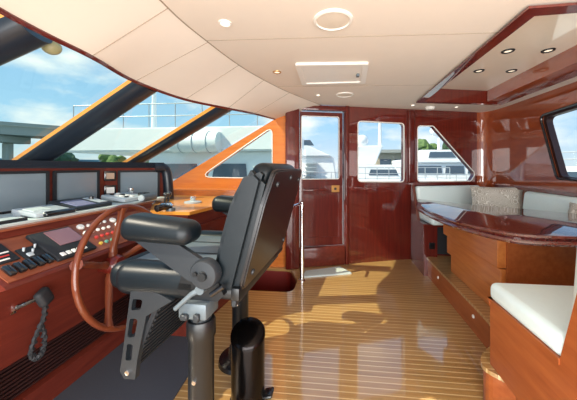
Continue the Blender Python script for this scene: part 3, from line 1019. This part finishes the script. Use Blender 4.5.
# slide rails at the back under the shell
b = B(); box(b, (0.215, 0, 0.69), (0.035, 0.66, 0.05), 0.006, 2)
rl = obj('rear_rail', b, 'black_metal', ch)
b = B(); box(b, (0.20, 0, 0.645), (0.02, 0.62, 0.028), 0.004, 1); obj('lower_rail', b, 'dark_metal', rl)
# armrests
for sy in (-1, 1):
    b = B()
    box(b, (0, 0, 0), (0.30, 0.13, 0.10), 0.045, 7)
    for v in b.verts:
        k_ = (v.co.x + 0.15) / 0.30
        v.co.z = v.co.z * (1.08 - 0.22 * k_) + 0.006 * math.sin(k_ * PI)
    bmesh.ops.transform(b, matrix=Matrix.Translation((-0.082, sy * 0.345, 0.933)) @ Matrix.Rotation(R(4), 4, 'Y'), verts=b.verts[:])
    arm = obj('armrest', b, 'black_leather', ch)
    b = B()    # side plate that carries the arm
    prism(b, [(-0.19, sy * 0.345, 0.893), (0.0, sy * 0.345, 0.885), (0.17, sy * 0.345, 0.79), (0.12, sy * 0.345, 0.73), (0.04, sy * 0.345, 0.75)], (0, sy * 0.02, 0))
    obj('arm_plate', b, 'dark_metal', arm)
    b = B(); lathe(b, [(0, 0.045), (0.015, 0.045), (0.018, 0.038), (0.05, 0.036), (0.056, 0.028), (0.058, 0)], 26, Matrix.Translation((0.112, sy * 0.345, 0.778)) @ Matrix.Rotation(sy * -PI / 2, 4, 'X'))
    hubk = obj('arm_pivot', b, 'dark_metal', arm)
    b = B(); cyl(b, (0.085, sy * 0.345 , 0.783), (0.085, sy * 0.392, 0.783), 0.009, n=10)
    cyl(b, (0.115, sy * 0.345 , 0.776), (0.115, sy * 0.395, 0.776), 0.016, n=14)
    obj('arm_bolt', b, 'black_metal', arm)
# side bracket below the pivot with release lever
b = B()
prism(b, [(0.0, -0.34, 0.76), (0.14, -0.34, 0.76), (0.175, -0.34, 0.69), (0.15, -0.34, 0.665), (0.02, -0.34, 0.665), (-0.02, -0.34, 0.70)], (0, 0.03, 0))
obj('side_bracket', b, 'black_metal', ch)
b = B()
prism(b, [(0.0, 0.31, 0.76), (0.14, 0.31, 0.76), (0.175, 0.31, 0.69), (0.15, 0.31, 0.665), (0.02, 0.31, 0.665), (-0.02, 0.31, 0.70)], (0, 0.03, 0))
obj('side_bracket', b, 'black_metal', ch)
b = B(); tube(b, [(0.095, -0.36, 0.72), (0.06, -0.37, 0.70), (0.0, -0.38, 0.645)], [0.013, 0.010, 0.009], 10)
lever = obj('release_lever', b, 'grey_metal', ch)
b = B(); cyl(b, (0.095, -0.34, 0.72), (0.095, -0.375, 0.72), 0.018, n=14); obj('lever_pivot', b, 'grey_metal', lever)
b = B(); tube(b, [(0.135, -0.36, 0.70), (0.185, -0.36, 0.735)], 0.010, 10); cyl(b, (0.16, -0.36, 0.715), (0.16, -0.335, 0.715), 0.008, n=8)
obj('recline_handle', b, 'black_gloss', ch)
crbox('seat_frame', (-0.04, 0, 0.655), (0.46, 0.52, 0.05), 0.012, 'black_metal', seg=2)
# pedestals
for px_, sy in ((0.065, -0.31), (-0.02, 0.27)):
    b = B()
    lathe(b, [(0.0, 0.58), (0.05, 0.58), (0.055, 0.57), (0.055, 0.515), (0.049, 0.505), (0.049, 0.03)], 26, Matrix.Translation((px_, sy, 0)))
    ped = obj('pedestal', b, 'black_metal', ch)
    b = B(); lathe(b, [(0.0, 0.63), (0.04, 0.63), (0.04, 0.575), (0.0, 0.575)], 26, Matrix.Translation((px_, sy, 0)))
    obj('inner_tube', b, 'dark_metal', ped)
    b = B(); lathe(b, [(0.0, 0.085), (0.065, 0.085), (0.075, 0.04), (0.125, 0.022), (0.13, 0.0), (0, 0)], 30, Matrix.Translation((px_, sy, 0)))
    obj('foot_flange', b, 'black_gloss', ped)
    b = B(); lathe(b, [(0, 0.006), (0.008, 0.005), (0.009, 0)], 10, Matrix.Translation((px_, sy - 0.049, 0.36)) @ Matrix.Rotation(PI / 2, 4, 'X'))
    obj('set_screw', b, 'chrome', ped)
b = B(); box(b, (0.062, -0.32, 0.633), (0.115, 0.10, 0.062), 0.008, 2); 
clamp = obj('clamp_block', b, 'grey_metal', ch)
b = B(); box(b, (0.035, -0.375, 0.615), (0.03, 0.02, 0.022), 0.004, 1); obj('clamp_clip', b, 'dark_metal', clamp)
b = B(); box(b, (0.085, -0.375, 0.615), (0.022, 0.02, 0.03), 0.004, 1)
obj('clamp_clip', b, 'dark_metal', clamp)
# footrest
foot = thing('footrest', '', '', (0, 0, 0)); del foot['label']; del foot['category']
foot.parent = ch
foot.location = (0.105, 0, 0.0)
def fplate(y):
    o2 = [(-0.235, 0.685), (-0.335, 0.675), (-0.375, 0.40), (-0.385, 0.345), (-0.365, 0.315), (-0.315, 0.32), (-0.305, 0.40), (-0.265, 0.58), (-0.15, 0.65)]
    holes = [round_loop([(-0.335, 0.595), (-0.29, 0.605), (-0.28, 0.645), (-0.325, 0.645)], 0.01, 3),
             round_loop([(-0.352, 0.485), (-0.318, 0.49), (-0.302, 0.565), (-0.338, 0.565)], 0.01, 3),
             round_loop([(-0.36, 0.39), (-0.332, 0.395), (-0.325, 0.46), (-0.352, 0.46)], 0.008, 3)]
    bm = B()
    prism(bm, [(x, y, z) for x, z in o2], (0, 0.022, 0), holes=[[(x, y, z) for x, z in h] for h in holes])
    return bm
for y in (-0.335, 0.255):
    p_ = obj('footrest_bracket', fplate(y), 'dark_metal', foot, smooth=False)
b = B()
prism(b, [(-0.345, -0.32, 0.335), (-0.345, 0.265, 0.335), (-0.20, 0.265, 0.655), (-0.20, -0.32, 0.655)], (-0.018, 0, 0.008))
for k in range(13):
    t = 0.06 + k * 0.07
    x = -0.345 + 0.145 * t; z = 0.335 + 0.32 * t
    box(b, (x + 0.002, -0.03, z), (0.008, 0.57, 0.010), 0, 1, (0, 0.42, 0))
obj('footrest_board', b, 'black_matte', foot, smooth=False)
b = B(); lathe(b, [(0, 0.008), (0.010, 0.006), (0.011, 0)], 12, Matrix.Translation((-0.347, -0.336, 0.345)) @ Matrix.Rotation(PI / 2, 4, 'X'))
obj('footrest_bolt', b, 'chrome', foot)

# ================================================================== SMALL FLOOR THINGS
wb = thing('waste_bin', 'slim dark metal pedal bin with slanted lid by the helm chair', 'waste bin', (-0.452, 1.335, 0))
b = B()
n = 32
def slant(x, y):
    return 0.325 + 0.35 * (x * -0.25 + y * 0.97)
ring0 = [b.verts.new((0.083 * math.cos(2 * PI * k / n), 0.083 * math.sin(2 * PI * k / n), 0.012)) for k in range(n)]
ring1 = [b.verts.new((0.083 * math.cos(2 * PI * k / n), 0.083 * math.sin(2 * PI * k / n), slant(0.083 * math.cos(2 * PI * k / n), 0.083 * math.sin(2 * PI * k / n)))) for k in range(n)]
for k in range(n):
    b.faces.new((ring0[k], ring0[(k + 1) % n], ring1[(k + 1) % n], ring1[k]))
b.faces.new(ring0[::-1]); b.faces.new(ring1)
obj('bin_body', b, 'bin_metal', wb)
b = B()
rings = []
for rr, dz_ in ((0.086, 0.002), (0.086, 0.016), (0.078, 0.027), (0.05, 0.036), (0.02, 0.040)):
    rings.append([b.verts.new((rr * math.cos(2 * PI * k / n), rr * math.sin(2 * PI * k / n), slant(rr * math.cos(2 * PI * k / n), rr * math.sin(2 * PI * k / n)) + dz_)) for k in range(n)])
for a, c in zip(rings, rings[1:]):
    for k in range(n):
        b.faces.new((a[k], a[(k + 1) % n], c[(k + 1) % n], c[k]))
b.faces.new(rings[-1]); b.faces.new(rings[0][::-1])
obj('bin_lid', b, 'bin_metal', wb)
b = B(); lathe(b, [(0.0, 0.0), (0.088, 0.0), (0.088, 0.018), (0.0, 0.018)], 30); obj('bin_base', b, 'black_gloss', wb)
b = B(); box(b, (0.10, 0.02, 0.028), (0.05, 0.065, 0.018), 0.008, 3, (0, -0.25, 0)); obj('pedal', b, 'black_gloss', wb)

b = B(); prism(b, [(-1.43, 0.85, 0.001), (-0.80, 0.85, 0.001), (-0.86, 1.79, 0.001), (-1.43, 1.79, 0.001)], (0, 0, 0.007))
tag(obj('floor_mat', b, 'mat_grey', smooth=False), 'dark grey floor mat under the chair beside the console', 'mat')
b = B()
loop = [(-0.395, 2.86), (-0.36, 3.04), (0.02, 3.22), (0.16, 3.03)]
prism(b, [(x, y, 0.001) for x, y in round_loop(loop, 0.02)], (0, 0, 0.014))
bmesh.ops.bevel(b, geom=[e_ for e_ in b.edges if abs(e_.verts[0].co.z - e_.verts[1].co.z) < 1e-4 and e_.verts[0].co.z > 0.01], offset=0.005, segments=2, affect='EDGES')
tag(obj('door_mat', b, 'door_mat'), 'pale grey towelling mat at the foot of the door', 'mat')

hr = thing('handrail', 'chrome handrail post beside the stairwell opening', 'handrail', (-0.372, 2.80, 0))
b = B(); lathe(b, [(0.036, 0), (0.036, 0.008), (0.02, 0.016), (0.0, 0.016)], 20); obj('base_flange', b, 'chrome', hr)
b = B(); tube(b, [(0, 0, 0.01), (0, 0, 0.80)], 0.021, 16); obj('post', b, 'chrome', hr)
b = B(); tube(b, smooth_path([(0, 0, 0.795), (-0.02, -0.06, 0.805), (-0.06, -0.25, 0.805)], 5), 0.014, 12)
obj('rail', b, 'chrome', hr)
b = B(); lathe(b, [(0, 0.85 - 0.03), (0.02, 0.815), (0.022, 0.77), (0.0, 0.77)], 16); obj('corner_fitting', b, 'chrome', hr)

# ================================================================== DINETTE
PZ = 0.205
tb = thing('dining_table', 'long pointed glossy mahogany table on a stepped cherry base', 'table', (1.3, 2.2, PZ))
to = Vector((1.3, 2.2, PZ))
def tk(bm):
    bmesh.ops.translate(bm, vec=-to, verts=bm.verts[:]); return bm
ctl = [(0.865, 3.07), (0.745, 2.70), (0.715, 2.30), (0.74, 1.93), (0.80, 1.70), (0.88, 1.555), (0.98, 1.495), (1.15, 1.485), (1.5, 1.49), (1.74, 1.56), (1.80, 1.75), (1.78, 2.15), (1.62, 2.38), (1.30, 2.58), (1.05, 2.83)]
def table_loop(scale):
    c = Vector((1.25, 2.1))
    pts = [Vector((p[0], p[1], 0)) for p in ctl]
    sm = smooth_path(pts + [pts[0]], 5)[:-1]
    out = []
    m = len(sm)
    for i, p in enumerate(sm):
        d = (c - Vector((p.x, p.y))).normalized()
        out.append((p.x + d.x * scale, p.y + d.y * scale))
    return out
b = B()
levels = [(0.02, 0.775), (0.004, 0.78), (0.0, 0.79), (0.004, 0.80), (0.012, 0.806), (0.006, 0.812), (0.0, 0.822), (0.006, 0.832), (0.02, 0.835)]
rings = [[b.verts.new((x, y, z)) for x, y in table_loop(sc)] for sc, z in levels]
m = len(rings[0])
for a, c in zip(rings, rings[1:]):
    for k in range(m):
        b.faces.new((a[k], a[(k + 1) % m], c[(k + 1) % m], c[k]))
b.faces.new(rings[-1]); b.faces.new(rings[0][::-1])
obj('table_top', tk(b), 'table_wood', tb)
for k, (z0, z1, in_) in enumerate(((PZ, 0.360, 0.05), (0.372, 0.530, 0.025), (0.542, 0.776, 0.0))):
    b = B(); bx(b, 1.0 + in_, 1.52 - in_, 1.83 + in_ * 0.5, 2.72 - in_, z0, z1, 0.004, 1)
    obj('base_tier', tk(b), 'cherry', tb)
b = B(); bx(b, 1.05, 1.48, 1.818, 1.83, PZ, 0.775)
obj('end_board', tk(b), 'bench_wood', tb)

# far bench (along the far wall)
fb = thing('far_bench', 'white cushioned bench under the angled far window', 'bench', (1.3, 3.4, PZ))
fo = Vector((1.3, 3.4, PZ))
def fk(bm):
    bmesh.ops.translate(bm, vec=-fo, verts=bm.verts[:]); return bm
b = B()
bx(b, 0.925, 0.965, 3.06, 3.585, 0.0, 0.56)
prism(b, [(0.925, 3.30, 0.56), (0.925, 3.585, 0.56), (0.925, 3.585, 0.955), (0.925, 3.53, 0.955)], (0.03, 0, 0))
obj('end_panel', fk(b), 'mahogany_wall', fb, smooth=False)
b = B(); bx(b, 0.965, 1.07, 3.075, 3.10, PZ, 0.54); bx(b, 1.07, 2.0, 3.13, 3.15, PZ, 0.54); bx(b, 0.965, 2.0, 3.07, 3.60, 0.53, 0.555)
obj('bench_box', fk(b), 'mahogany', fb, smooth=False)
b = B(); bx(b, 1.07, 1.25, 3.11, 3.135, PZ + 0.02, 0.52); obj('opening_shade', fk(b), 'black_matte', fb)  # black slab standing for the shade inside an opening in the bench
b = B(); bx(b, 0.985, 1.045, 3.066, 3.078, 0.29, 0.36, 0.004, 1); obj('socket', fk(b), 'black_gloss', fb)
b = B()
vs = box(b, (1.45, 3.34, 0.60), (0.98, 0.58, 0.09), 0.035, 5, (0, 0, 0.10))
obj('seat_cushion', fk(b), 'white_leather', fb)
b = B(); box(b, (1.41, 3.66, 0.775), (0.92, 0.10, 0.33), 0.035, 5, Matrix.Rotation(math.atan2(WU.y, WU.x), 4, 'Z') @ Matrix.Rotation(R(-6), 4, 'X'))
obj('back_cushion', fk(b), 'white_leather', fb)

# bench along the right wall
rb = thing('side_bench', 'white cushioned bench along the curved right wall behind the table', 'bench', (1.8, 2.4, PZ))
ro = Vector((1.8, 2.4, PZ))
b = B(); bx(b, 1.58, 2.04, 1.50, 3.0, PZ, 0.52); bmesh.ops.translate(b, vec=-ro, verts=b.verts[:]); obj('bench_box', b, 'cherry', rb, smooth=False)
b = B(); box(b, (1.78, 2.24, 0.565), (0.44, 1.48, 0.09), 0.035, 5); bmesh.ops.translate(b, vec=-ro, verts=b.verts[:]); obj('seat_cushion', b, 'white_leather', rb)
b = B(); box(b, (1.955, 2.28, 0.765), (0.11, 1.55, 0.33), 0.04, 5, (0, R(6), 0)); bmesh.ops.translate(b, vec=-ro, verts=b.verts[:]); obj('back_cushion', b, 'white_leather', rb)

# near bench
nb = thing('near_bench', 'white cushioned bench with orange wooden side nearest the camera', 'bench', (1.2, 1.2, PZ))
no = Vector((1.2, 1.2, PZ))
def nk(bm):
    bmesh.ops.translate(bm, vec=-no, verts=bm.verts[:]); return bm
b = B()
prism(b, [(0.75, 1.435, PZ), (0.75, 1.435, 0.522), (0.75, 1.01, 0.522), (0.75, 0.99, 0.60), (0.75, 0.968, 0.683), (0.75, 0.935, 0.81), (0.75, 0.90, 0.95), (0.75, 0.87, 0.955), (0.75, 0.87, PZ)], (0.04, 0, 0))
obj('end_panel', nk(b), 'bench_wood', nb, smooth=False)
b = B(); prism(b, [(0.745, 1.45, 0.508), (0.745, 1.008, 0.508), (0.745, 1.008, 0.53), (0.745, 1.45, 0.53)], (0.05, 0, 0))
bx(b, 0.742, 2.0, 1.425, 1.45, 0.505, 0.53)
obj('seat_rail', nk(b), 'bench_wood', nb, smooth=False)
b = B(); bx(b, 0.79, 2.0, 1.41, 1.432, PZ, 0.51); bx(b, 0.79, 2.0, 0.88, 0.90, PZ, 0.94); bx(b, 0.79, 2.0, 0.9, 1.41, 0.49, 0.52)
obj('bench_box', nk(b), 'bench_wood', nb, smooth=False)
b = B(); box(b, (1.36, 1.225, 0.567), (1.225, 0.45, 0.09), 0.032, 6)
obj('seat_cushion', nk(b), 'white_leather', nb)
b = B(); box(b, (1.385, 0.975, 0.78), (1.20, 0.11, 0.40), 0.05, 6, (R(5), 0, 0))
obj('back_cushion', nk(b), 'white_leather', nb)

# throw pillows
tp = thing('throw_pillow', 'patterned beige throw pillow in the corner of the benches', 'pillow', (1.765, 3.25, 0.80), rot=(R(-16), 0, R(-20)))
b = B(); pillow(b, 0.50, 0.33, 0.14)
obj('pillow_cover', b, 'pattern', tp)
tp2 = thing('throw_pillow', 'patterned grey throw pillow at the right edge beneath the big window', 'pillow', (1.86, 2.20, 0.76), rot=(R(-14), 0, R(-80)))
b = B(); pillow(b, 0.40, 0.28, 0.13)
obj('pillow_cover', b, 'pattern', tp2)

# ================================================================== CEILING FIXTURES
def downlight(x, y, z, label, r=0.034, bright=True, group='recessed ceiling spots'):
    t = thing('ceiling_light', label, 'ceiling light', (x, y, z), group=group)
    b = B(); lathe(b, [(r * 0.62, -0.001), (r * 0.72, -0.006), (r * 0.95, -0.005), (r, 0.0), (r * 0.62, 0.0)], 24)
    obj('ring', b, 'white_trim' if bright else 'brass', t)
    b = B(); lathe(b, [(0, -0.0015), (r * 0.64, -0.0015), (r * 0.64, 0.0), (0, 0)], 20)
    obj('lens', b, 'lamp_glow' if bright else 'lamp_dim', t)
    return t
downlight(-0.577, 1.345, CZ, 'round ceiling spot nearest the windscreen, lit')
downlight(-0.472, 2.081, CZ, 'brass rimmed ceiling spot left of the roof hatch', bright=False)
downlight(-0.204, 2.79, CZ, 'small ceiling spot above the door, before the hatch', 0.024)
downlight(0.89, 3.36, CZ, 'small ceiling spot above the far windows, left of the smoke detector', 0.028)
downlight(1.45, 3.52, CZ, 'small ceiling spot at the far right ceiling corner', 0.028)
for (x, y), lab in zip([(1.26, 2.17), (1.55, 2.19), (1.26, 2.59), (1.55, 2.62)], ['near left dark rimmed light in the ceiling recess', 'near right dark rimmed light in the ceiling recess', 'far left dark rimmed light in the ceiling recess', 'far right dark rimmed light in the ceiling recess']):
    t = thing('ceiling_light', lab, 'ceiling light', (x, y, CZ + 0.125), group='lights in the ceiling recess')
    b = B(); lathe(b, [(0.026, -0.001), (0.03, -0.008), (0.04, -0.007), (0.044, 0.0), (0.026, 0.0)], 24); obj('ring', b, 'black_metal', t)
    b = B(); lathe(b, [(0, -0.0015), (0.028, -0.0015), (0.028, 0), (0, 0)], 20); obj('lens', b, 'lamp_dim', t)
def speaker(x, y, r, label):
    t = thing('ceiling_speaker', label, 'speaker', (x, y, CZ))
    b = B(); lathe(b, [(r * 0.82, -0.004), (r * 0.86, -0.010), (r * 0.97, -0.007), (r, 0), (r * 0.82, 0)], 36); obj('rim', b, 'white_trim', t)
    b = B(); lathe(b, [(0, -0.007), (r * 0.5, -0.0065), (r * 0.84, -0.004), (r * 0.84, 0), (0, 0)], 36); obj('grille', b, 'grille', t)
speaker(-0.025, 1.374, 0.10, 'large round white speaker in the middle of the ceiling')
speaker(0.07, 2.80, 0.09, 'round ceiling speaker near the door, beyond the hatch')
t = thing('smoke_detector', 'white domed smoke detector at the far end of the ceiling', 'smoke detector', (1.13, 3.50, CZ))
b = B(); lathe(b, [(0.06, 0), (0.06, -0.012), (0.045, -0.032), (0, -0.036)], 24); obj('dome', b, 'white_trim', t)
# hatch
ht = thing('roof_hatch', 'white rectangular hatch set in the ceiling before the door', 'hatch', (-0.05, 2.15, CZ))
hl = round_loop([(-0.255, -0.24), (0.265, -0.205), (0.285, 0.245), (-0.265, 0.235)], 0.02, 3)
hi = round_loop([(-0.215, -0.205), (0.225, -0.175), (0.24, 0.205), (-0.225, 0.2)], 0.015, 3)
b = B(); prism(b, [(x, y, -0.018) for x, y in hl], (0, 0, 0.018), holes=[[(x, y, -0.018) for x, y in hi]]); obj('hatch_frame', b, 'white_trim', ht, smooth=False)
b = B(); prism(b, [(x, y, -0.010) for x, y in hi], (0, 0, 0.009)); obj('hatch_panel', b, 'white_trim', ht, smooth=False)
b = B(); box(b, (0.205, 0.02, -0.020), (0.022, 0.05, 0.018), 0.004, 2); obj('latch', b, 'grey_metal', ht)

# lamp dome and wiper outside the windscreen
t = thing('deck_lamp', 'small greenish round lamp at the top outside the windscreen', 'lamp', (-1.235, 1.055, 1.70))
b = B(); bmesh.ops.create_uvsphere(b, u_segments=18, v_segments=10, radius=0.036, matrix=Matrix.Diagonal((1, 1, 0.9, 1)))
obj('lamp_head', b, plain('olive_lamp', (150, 146, 110), 0.3), t)
b = B(); tube(b, smooth_path([(0.0, 0.0, 0.02), (-0.02, -0.05, 0.03), (-0.07, -0.12, 0.005), (-0.13, -0.17, -0.03)], 4), 0.006, 8)
obj('wiper_arm', b, 'black_metal', t)

# ================================================================== OUTSIDE
b = B(); bx(b, -150, 150, -20, 220, -3.2, -3.0); struct('water', b, 'water', smooth=False)
b = B(); prism(b, [(-2.6, 3.3, -0.05), (2.3, 4.1, -0.05), (2.3, 5.2, -0.05), (-2.6, 4.6, -0.05)], (0, 0, -0.2)); struct('side_deck', b, 'deck_grey', smooth=False)

def yacht(loc, rz, label, decks, mast=None, rails=(), extra=None):
    t = thing('motor_yacht', label, 'yacht', loc, rz, 'moored yachts')
    for name, x0, x1, y0, y1, z0, z1, sl0, sl1, mat in decks:
        b = B()
        prism(b, [(x0 + sl0, y0, z1), (x1 - sl1, y0, z1), (x1, y0, z0), (x0, y0, z0)], (0, y1 - y0, 0))
        bmesh.ops.bevel(b, geom=b.edges[:], offset=0.05 if mat != 'yacht_window' else 0.01, segments=2, affect='EDGES')
        obj(name, b, mat, t)
    for (xa, xb, y, z0, z1, nposts) in rails:
        b = B()
        for zz in (z1, (z0 + z1) / 2):
            tube(b, [(xa, y, zz), (xb, y, zz)], 0.02, 6)
        for k in range(nposts):
            x = xa + (xb - xa) * k / (nposts - 1)
            tube(b, [(x, y, z0), (x, y, z1)], 0.018, 6)
        obj('guard_rail', b, 'silver_plastic', t)
    if mast:
        x, y, z0, z1 = mast
        b = B(); tube(b, [(x, y, z0), (x, y, z1)], [0.12, 0.05], 8); box(b, (x, y, z0 + (z1 - z0) * 0.6), (0.9, 0.12, 0.08), 0.02, 1)
        obj('mast', b, 'yacht_white', t)
        b = B(); bmesh.ops.create_uvsphere(b, u_segments=16, v_segments=10, radius=0.28, matrix=Matrix.Translation((x - 0.35, y, z0 + (z1 - z0) * 0.6 + 0.32)))
        obj('radar_dome', b, 'yacht_white', t)
    return t

# large yacht alongside, seen through the windscreen and the triangular window
ya = yacht((-6.0, 9.2, 0), 0.0, 'large pale yacht moored alongside, beyond the windscreen', [
    ('hull', -3.6, 4.4, 0, 4.5, -3.0, 0.35, -0.8, 0.0, 'yacht_white'),
    ('deck_house', -1.3, 4.3, 0.3, 4.2, 0.35, 1.75, 0.3, 0.1, 'yacht_white'),
    ('upper_deck', -4.6, 4.3, 0.0, 4.4, 1.75, 2.62, 0.5, 0.0, 'yacht_white'),
    ('window', -0.5, 0.9, 0.24, 0.5, 0.75, 1.3, 0.1, 0.05, 'yacht_window'),
    ('window', 1.45, 2.75, 0.24, 0.5, 0.75, 1.3, 0.1, 0.05, 'yacht_window'),
    ('window', 3.1, 4.1, 0.24, 0.5, 0.75, 1.3, 0.1, 0.05, 'yacht_window'),
], mast=(-2.2, 2.2, 2.6, 6.5), rails=[(-4.0, 4.2, 0.15, 2.6, 3.5, 9)])
b = B(); tube(b, [(0.2, -0.1, 2.05), (1.9, -0.1, 2.05)], 0.36, 22); 
raft = obj('liferaft_canister', b, 'yacht_white', ya)
b = B()
for x in (0.55, 1.05, 1.55):
    tube(b, [(x, -0.1 + 0.37 * math.cos(a2), 2.05 + 0.37 * math.sin(a2)) for a2 in [2 * PI * k / 20 for k in range(20)]], 0.015, 6, closed=True)
obj('strap', b, 'yacht_grey', raft)
# yacht seen through the door window
yb = yacht((-1.2, 14.4, 0), 0.0, 'white yacht with stairs seen through the door window', [
    ('hull', -2.0, 1.5, 0, 4, -3, 0.2, 0, 0, 'yacht_white'),
    ('cabin', -1.9, 1.15, 0.4, 3.6, 0.2, 1.75, 0.0, 0.2, 'yacht_white'),
    ('flybridge', -1.9, 0.9, 0.2, 3.6, 1.75, 2.35, 0.0, 1.3, 'yacht_white'),
    ('windshield', -1.6, -0.1, 0.3, 0.6, 2.35, 2.65, 0.1, 0.2, 'yacht_window'),
], rails=[(-1.9, 1.4, 0.1, 0.2, 0.9, 7)])
b = B()
for k in range(6):
    bx(b, -0.75 + 0.03 * k, -0.05 + 0.03 * k, 0.1, 0.38, 0.25 + 0.22 * k, 0.31 + 0.22 * k)
obj('stair_steps', b, 'yacht_grey', yb)
# yacht through the square window
yc = yacht((3.1, 14.0, 0), 0.0, 'white yacht with tall radar arch seen through the square window', [
    ('hull', -2.5, 2.6, 0, 4, -3, 0.55, 0, 0, 'yacht_white'),
    ('cabin', -2.4, 0.2, 0.5, 3.5, 0.55, 1.3, 0.0, 0.5, 'yacht_white'),
    ('radar_arch', -2.3, -1.1, 1.0, 2.2, 1.3, 2.35, 0.0, -0.45, 'yacht_white'),
    ('window', -1.5, 0.0, 0.46, 0.7, 0.75, 1.05, 0.1, 0.1, 'yacht_window'),
], mast=(-0.75, 1.6, 2.2, 5.0), rails=[(-2.3, 2.4, 0.1, 0.55, 1.15, 9)])
b = B(); bmesh.ops.create_uvsphere(b, u_segments=18, v_segments=10, radius=0.34, matrix=Matrix.Translation((-1.75, 1.5, 2.65)))
obj('satellite_dome', b, 'yacht_white', yc)
# yacht through the angled window
yd = yacht((7.3, 18.4, 0), 0.0, 'long white yacht with dark window bands beyond the angled window', [
    ('hull', -3.2, 3.6, 0, 5, -3, 0.25, 0, 0, 'yacht_white'),
    ('main_deck', -2.9, 3.0, 0.3, 4.7, 0.25, 1.45, 0.0, 0.4, 'yacht_white'),
    ('window', -2.4, -0.5, 0.24, 0.5, 0.75, 1.25, 0.05, 0.05, 'yacht_window'),
    ('window', -0.3, 0.9, 0.24, 0.5, 0.75, 1.25, 0.05, 0.05, 'yacht_window'),
    ('window', 1.1, 2.6, 0.24, 0.5, 0.75, 1.25, 0.05, 0.2, 'yacht_window'),
    ('upper_deck', -2.9, 2.6, 0.1, 4.7, 1.45, 1.7, 0.0, 0.3, 'yacht_white'),
    ('pilot_house', -1.9, 1.3, 0.8, 4.0, 1.7, 2.35, 0.2, 0.6, 'yacht_white'),
    ('window', -1.2, 0.6, 0.74, 1.0, 1.8, 2.2, 0.1, 0.3, 'yacht_window'),
], mast=(-0.1, 2.0, 2.3, 4.2), rails=[(-2.8, 3.4, 0.05, 0.25, 0.7, 11)])
# yacht beyond the right window
ye = yacht((9.2, 10.6, 0), R(-50), 'white yacht beyond the big right window', [
    ('hull', -4.5, 4.5, 0, 4, -3, 0.3, 0, 0, 'yacht_white'),
    ('deck_house', -4.0, 3.8, 0.4, 3.6, 0.3, 1.2, 0.2, 0.3, 'yacht_white'),
    ('window', -3.4, -0.4, 0.34, 0.6, 0.55, 1.0, 0.1, 0.1, 'yacht_window'),
    ('window', 0.0, 3.0, 0.34, 0.6, 0.55, 1.0, 0.1, 0.1, 'yacht_window'),
], rails=[(-4.0, 4.0, 0.2, 1.2, 1.75, 10)])

# road bridge at the left
br = thing('road_bridge', 'grey concrete road bridge far away at the left window', 'bridge', (-27, 24, -3))
b = B(); prism(b, [(-16, -9, 7.6), (6, 17, 7.6), (2.5, 19, 7.6), (-19.5, -7, 7.6)], (0, 0, 0.95)); obj('bridge_deck', b, 'concrete', br, smooth=False)
b = B(); prism(b, [(-15.8, -9.1, 8.55), (6.2, 16.9, 8.55), (6.1, 17.0, 8.55), (-15.9, -9.0, 8.55)], (0, 0, 0.35)); obj('parapet', b, 'concrete', br, smooth=False)
for k in range(4):
    t_ = 0.12 + 0.27 * k
    x, y = -17.5 + 22 * t_, -8 + 26 * t_
    b = B(); box(b, (x, y, 3.4), (0.7, 0.7, 6.8), 0.1, 1); box(b, (x, y, 7.2), (1.6, 3.4, 0.8), 0.1, 1); obj('pier', b, 'concrete', br)
b = B(); prism(b, [(-30, 6, 0), (0, 40, 0), (-2, 44, 0), (-34, 9, 0)], (0, 0, 5.6)); tag(obj('warehouse', b, 'blue_band', smooth=False), 'long bluish building behind the bridge piers', 'building').location = (-30, 28, -3)

def tree(loc, h, r, label, mat, seed):
    rnd = random.Random(seed)
    t = thing('tree', label, 'tree', loc, group='trees along the shore')
    b = B(); tube(b, [(0, 0, 0), (0.1, 0, h * 0.7)], [0.22, 0.1], 8); obj('trunk', b, 'bark', t)
    b = B()
    for k in range(16):
        a2 = rnd.random() * 2 * PI; rr = r * rnd.random() ** 0.5 * 0.8
        c = Vector((rr * math.cos(a2), rr * math.sin(a2), h - r * 0.6 + r * 0.7 * (rnd.random() - 0.5) * 2))
        ret = bmesh.ops.create_icosphere(b, subdivisions=2, radius=r * (0.3 + 0.25 * rnd.random()), matrix=Matrix.Translation(c))
        for v in ret['verts']:
            v.co += Vector((rnd.uniform(-1, 1), rnd.uniform(-1, 1), rnd.uniform(-1, 1))) * r * 0.07
    obj('crown', b, mat, t, smooth=False)
    return t
for i, (x, y, h, r, lab) in enumerate([(-27.5, 17.5, 5.2, 1.5, 'green tree at the far left under the bridge'),
                                       (-26, 22.5, 5.2, 1.5, 'green tree under the bridge, right of the first pier'),
                                       (-25, 28, 5.3, 1.6, 'tree low behind the left windscreen post'),
                                       (-21, 29, 5.2, 1.5, 'tree low in the windscreen under the pale yacht, left one'),
                                       (-17.2, 30, 5.0, 1.5, 'tree low in the windscreen under the pale yacht, middle one'),
                                       (-13.6, 31, 5.0, 1.5, 'tree low in the windscreen under the pale yacht, right one')]):
    tree((x, y, -3), h, r, lab, 'leaf' if i % 2 == 0 else 'leaf_dark', i)
tree((9.3, 31, -3), 6.4, 2.0, 'pale green tree beside the building in the square window', 'leaf', 21)
tree((13.2, 31, -3), 7.2, 1.8, 'dark green tree at the left of the angled window', 'leaf_dark', 22)
bd = thing('shore_building', 'tan shore building with dark openings in the square window', 'building', (9.0, 36, -3))
b = B(); bx(b, -4, 4, 0, 5, 0, 6.0); obj('wall', b, 'tan_wall', bd, smooth=False)
b = B(); bx(b, -4.4, 4.4, -0.6, 5.4, 6.0, 6.4); obj('roof', b, 'concrete', bd, smooth=False)
for k in range(4):
    b = B(); bx(b, -3.6 + 1.9 * k, -2.2 + 1.9 * k, -0.05, 0.1, 3.2, 5.2); obj('opening', b, 'yacht_window', bd, smooth=False)
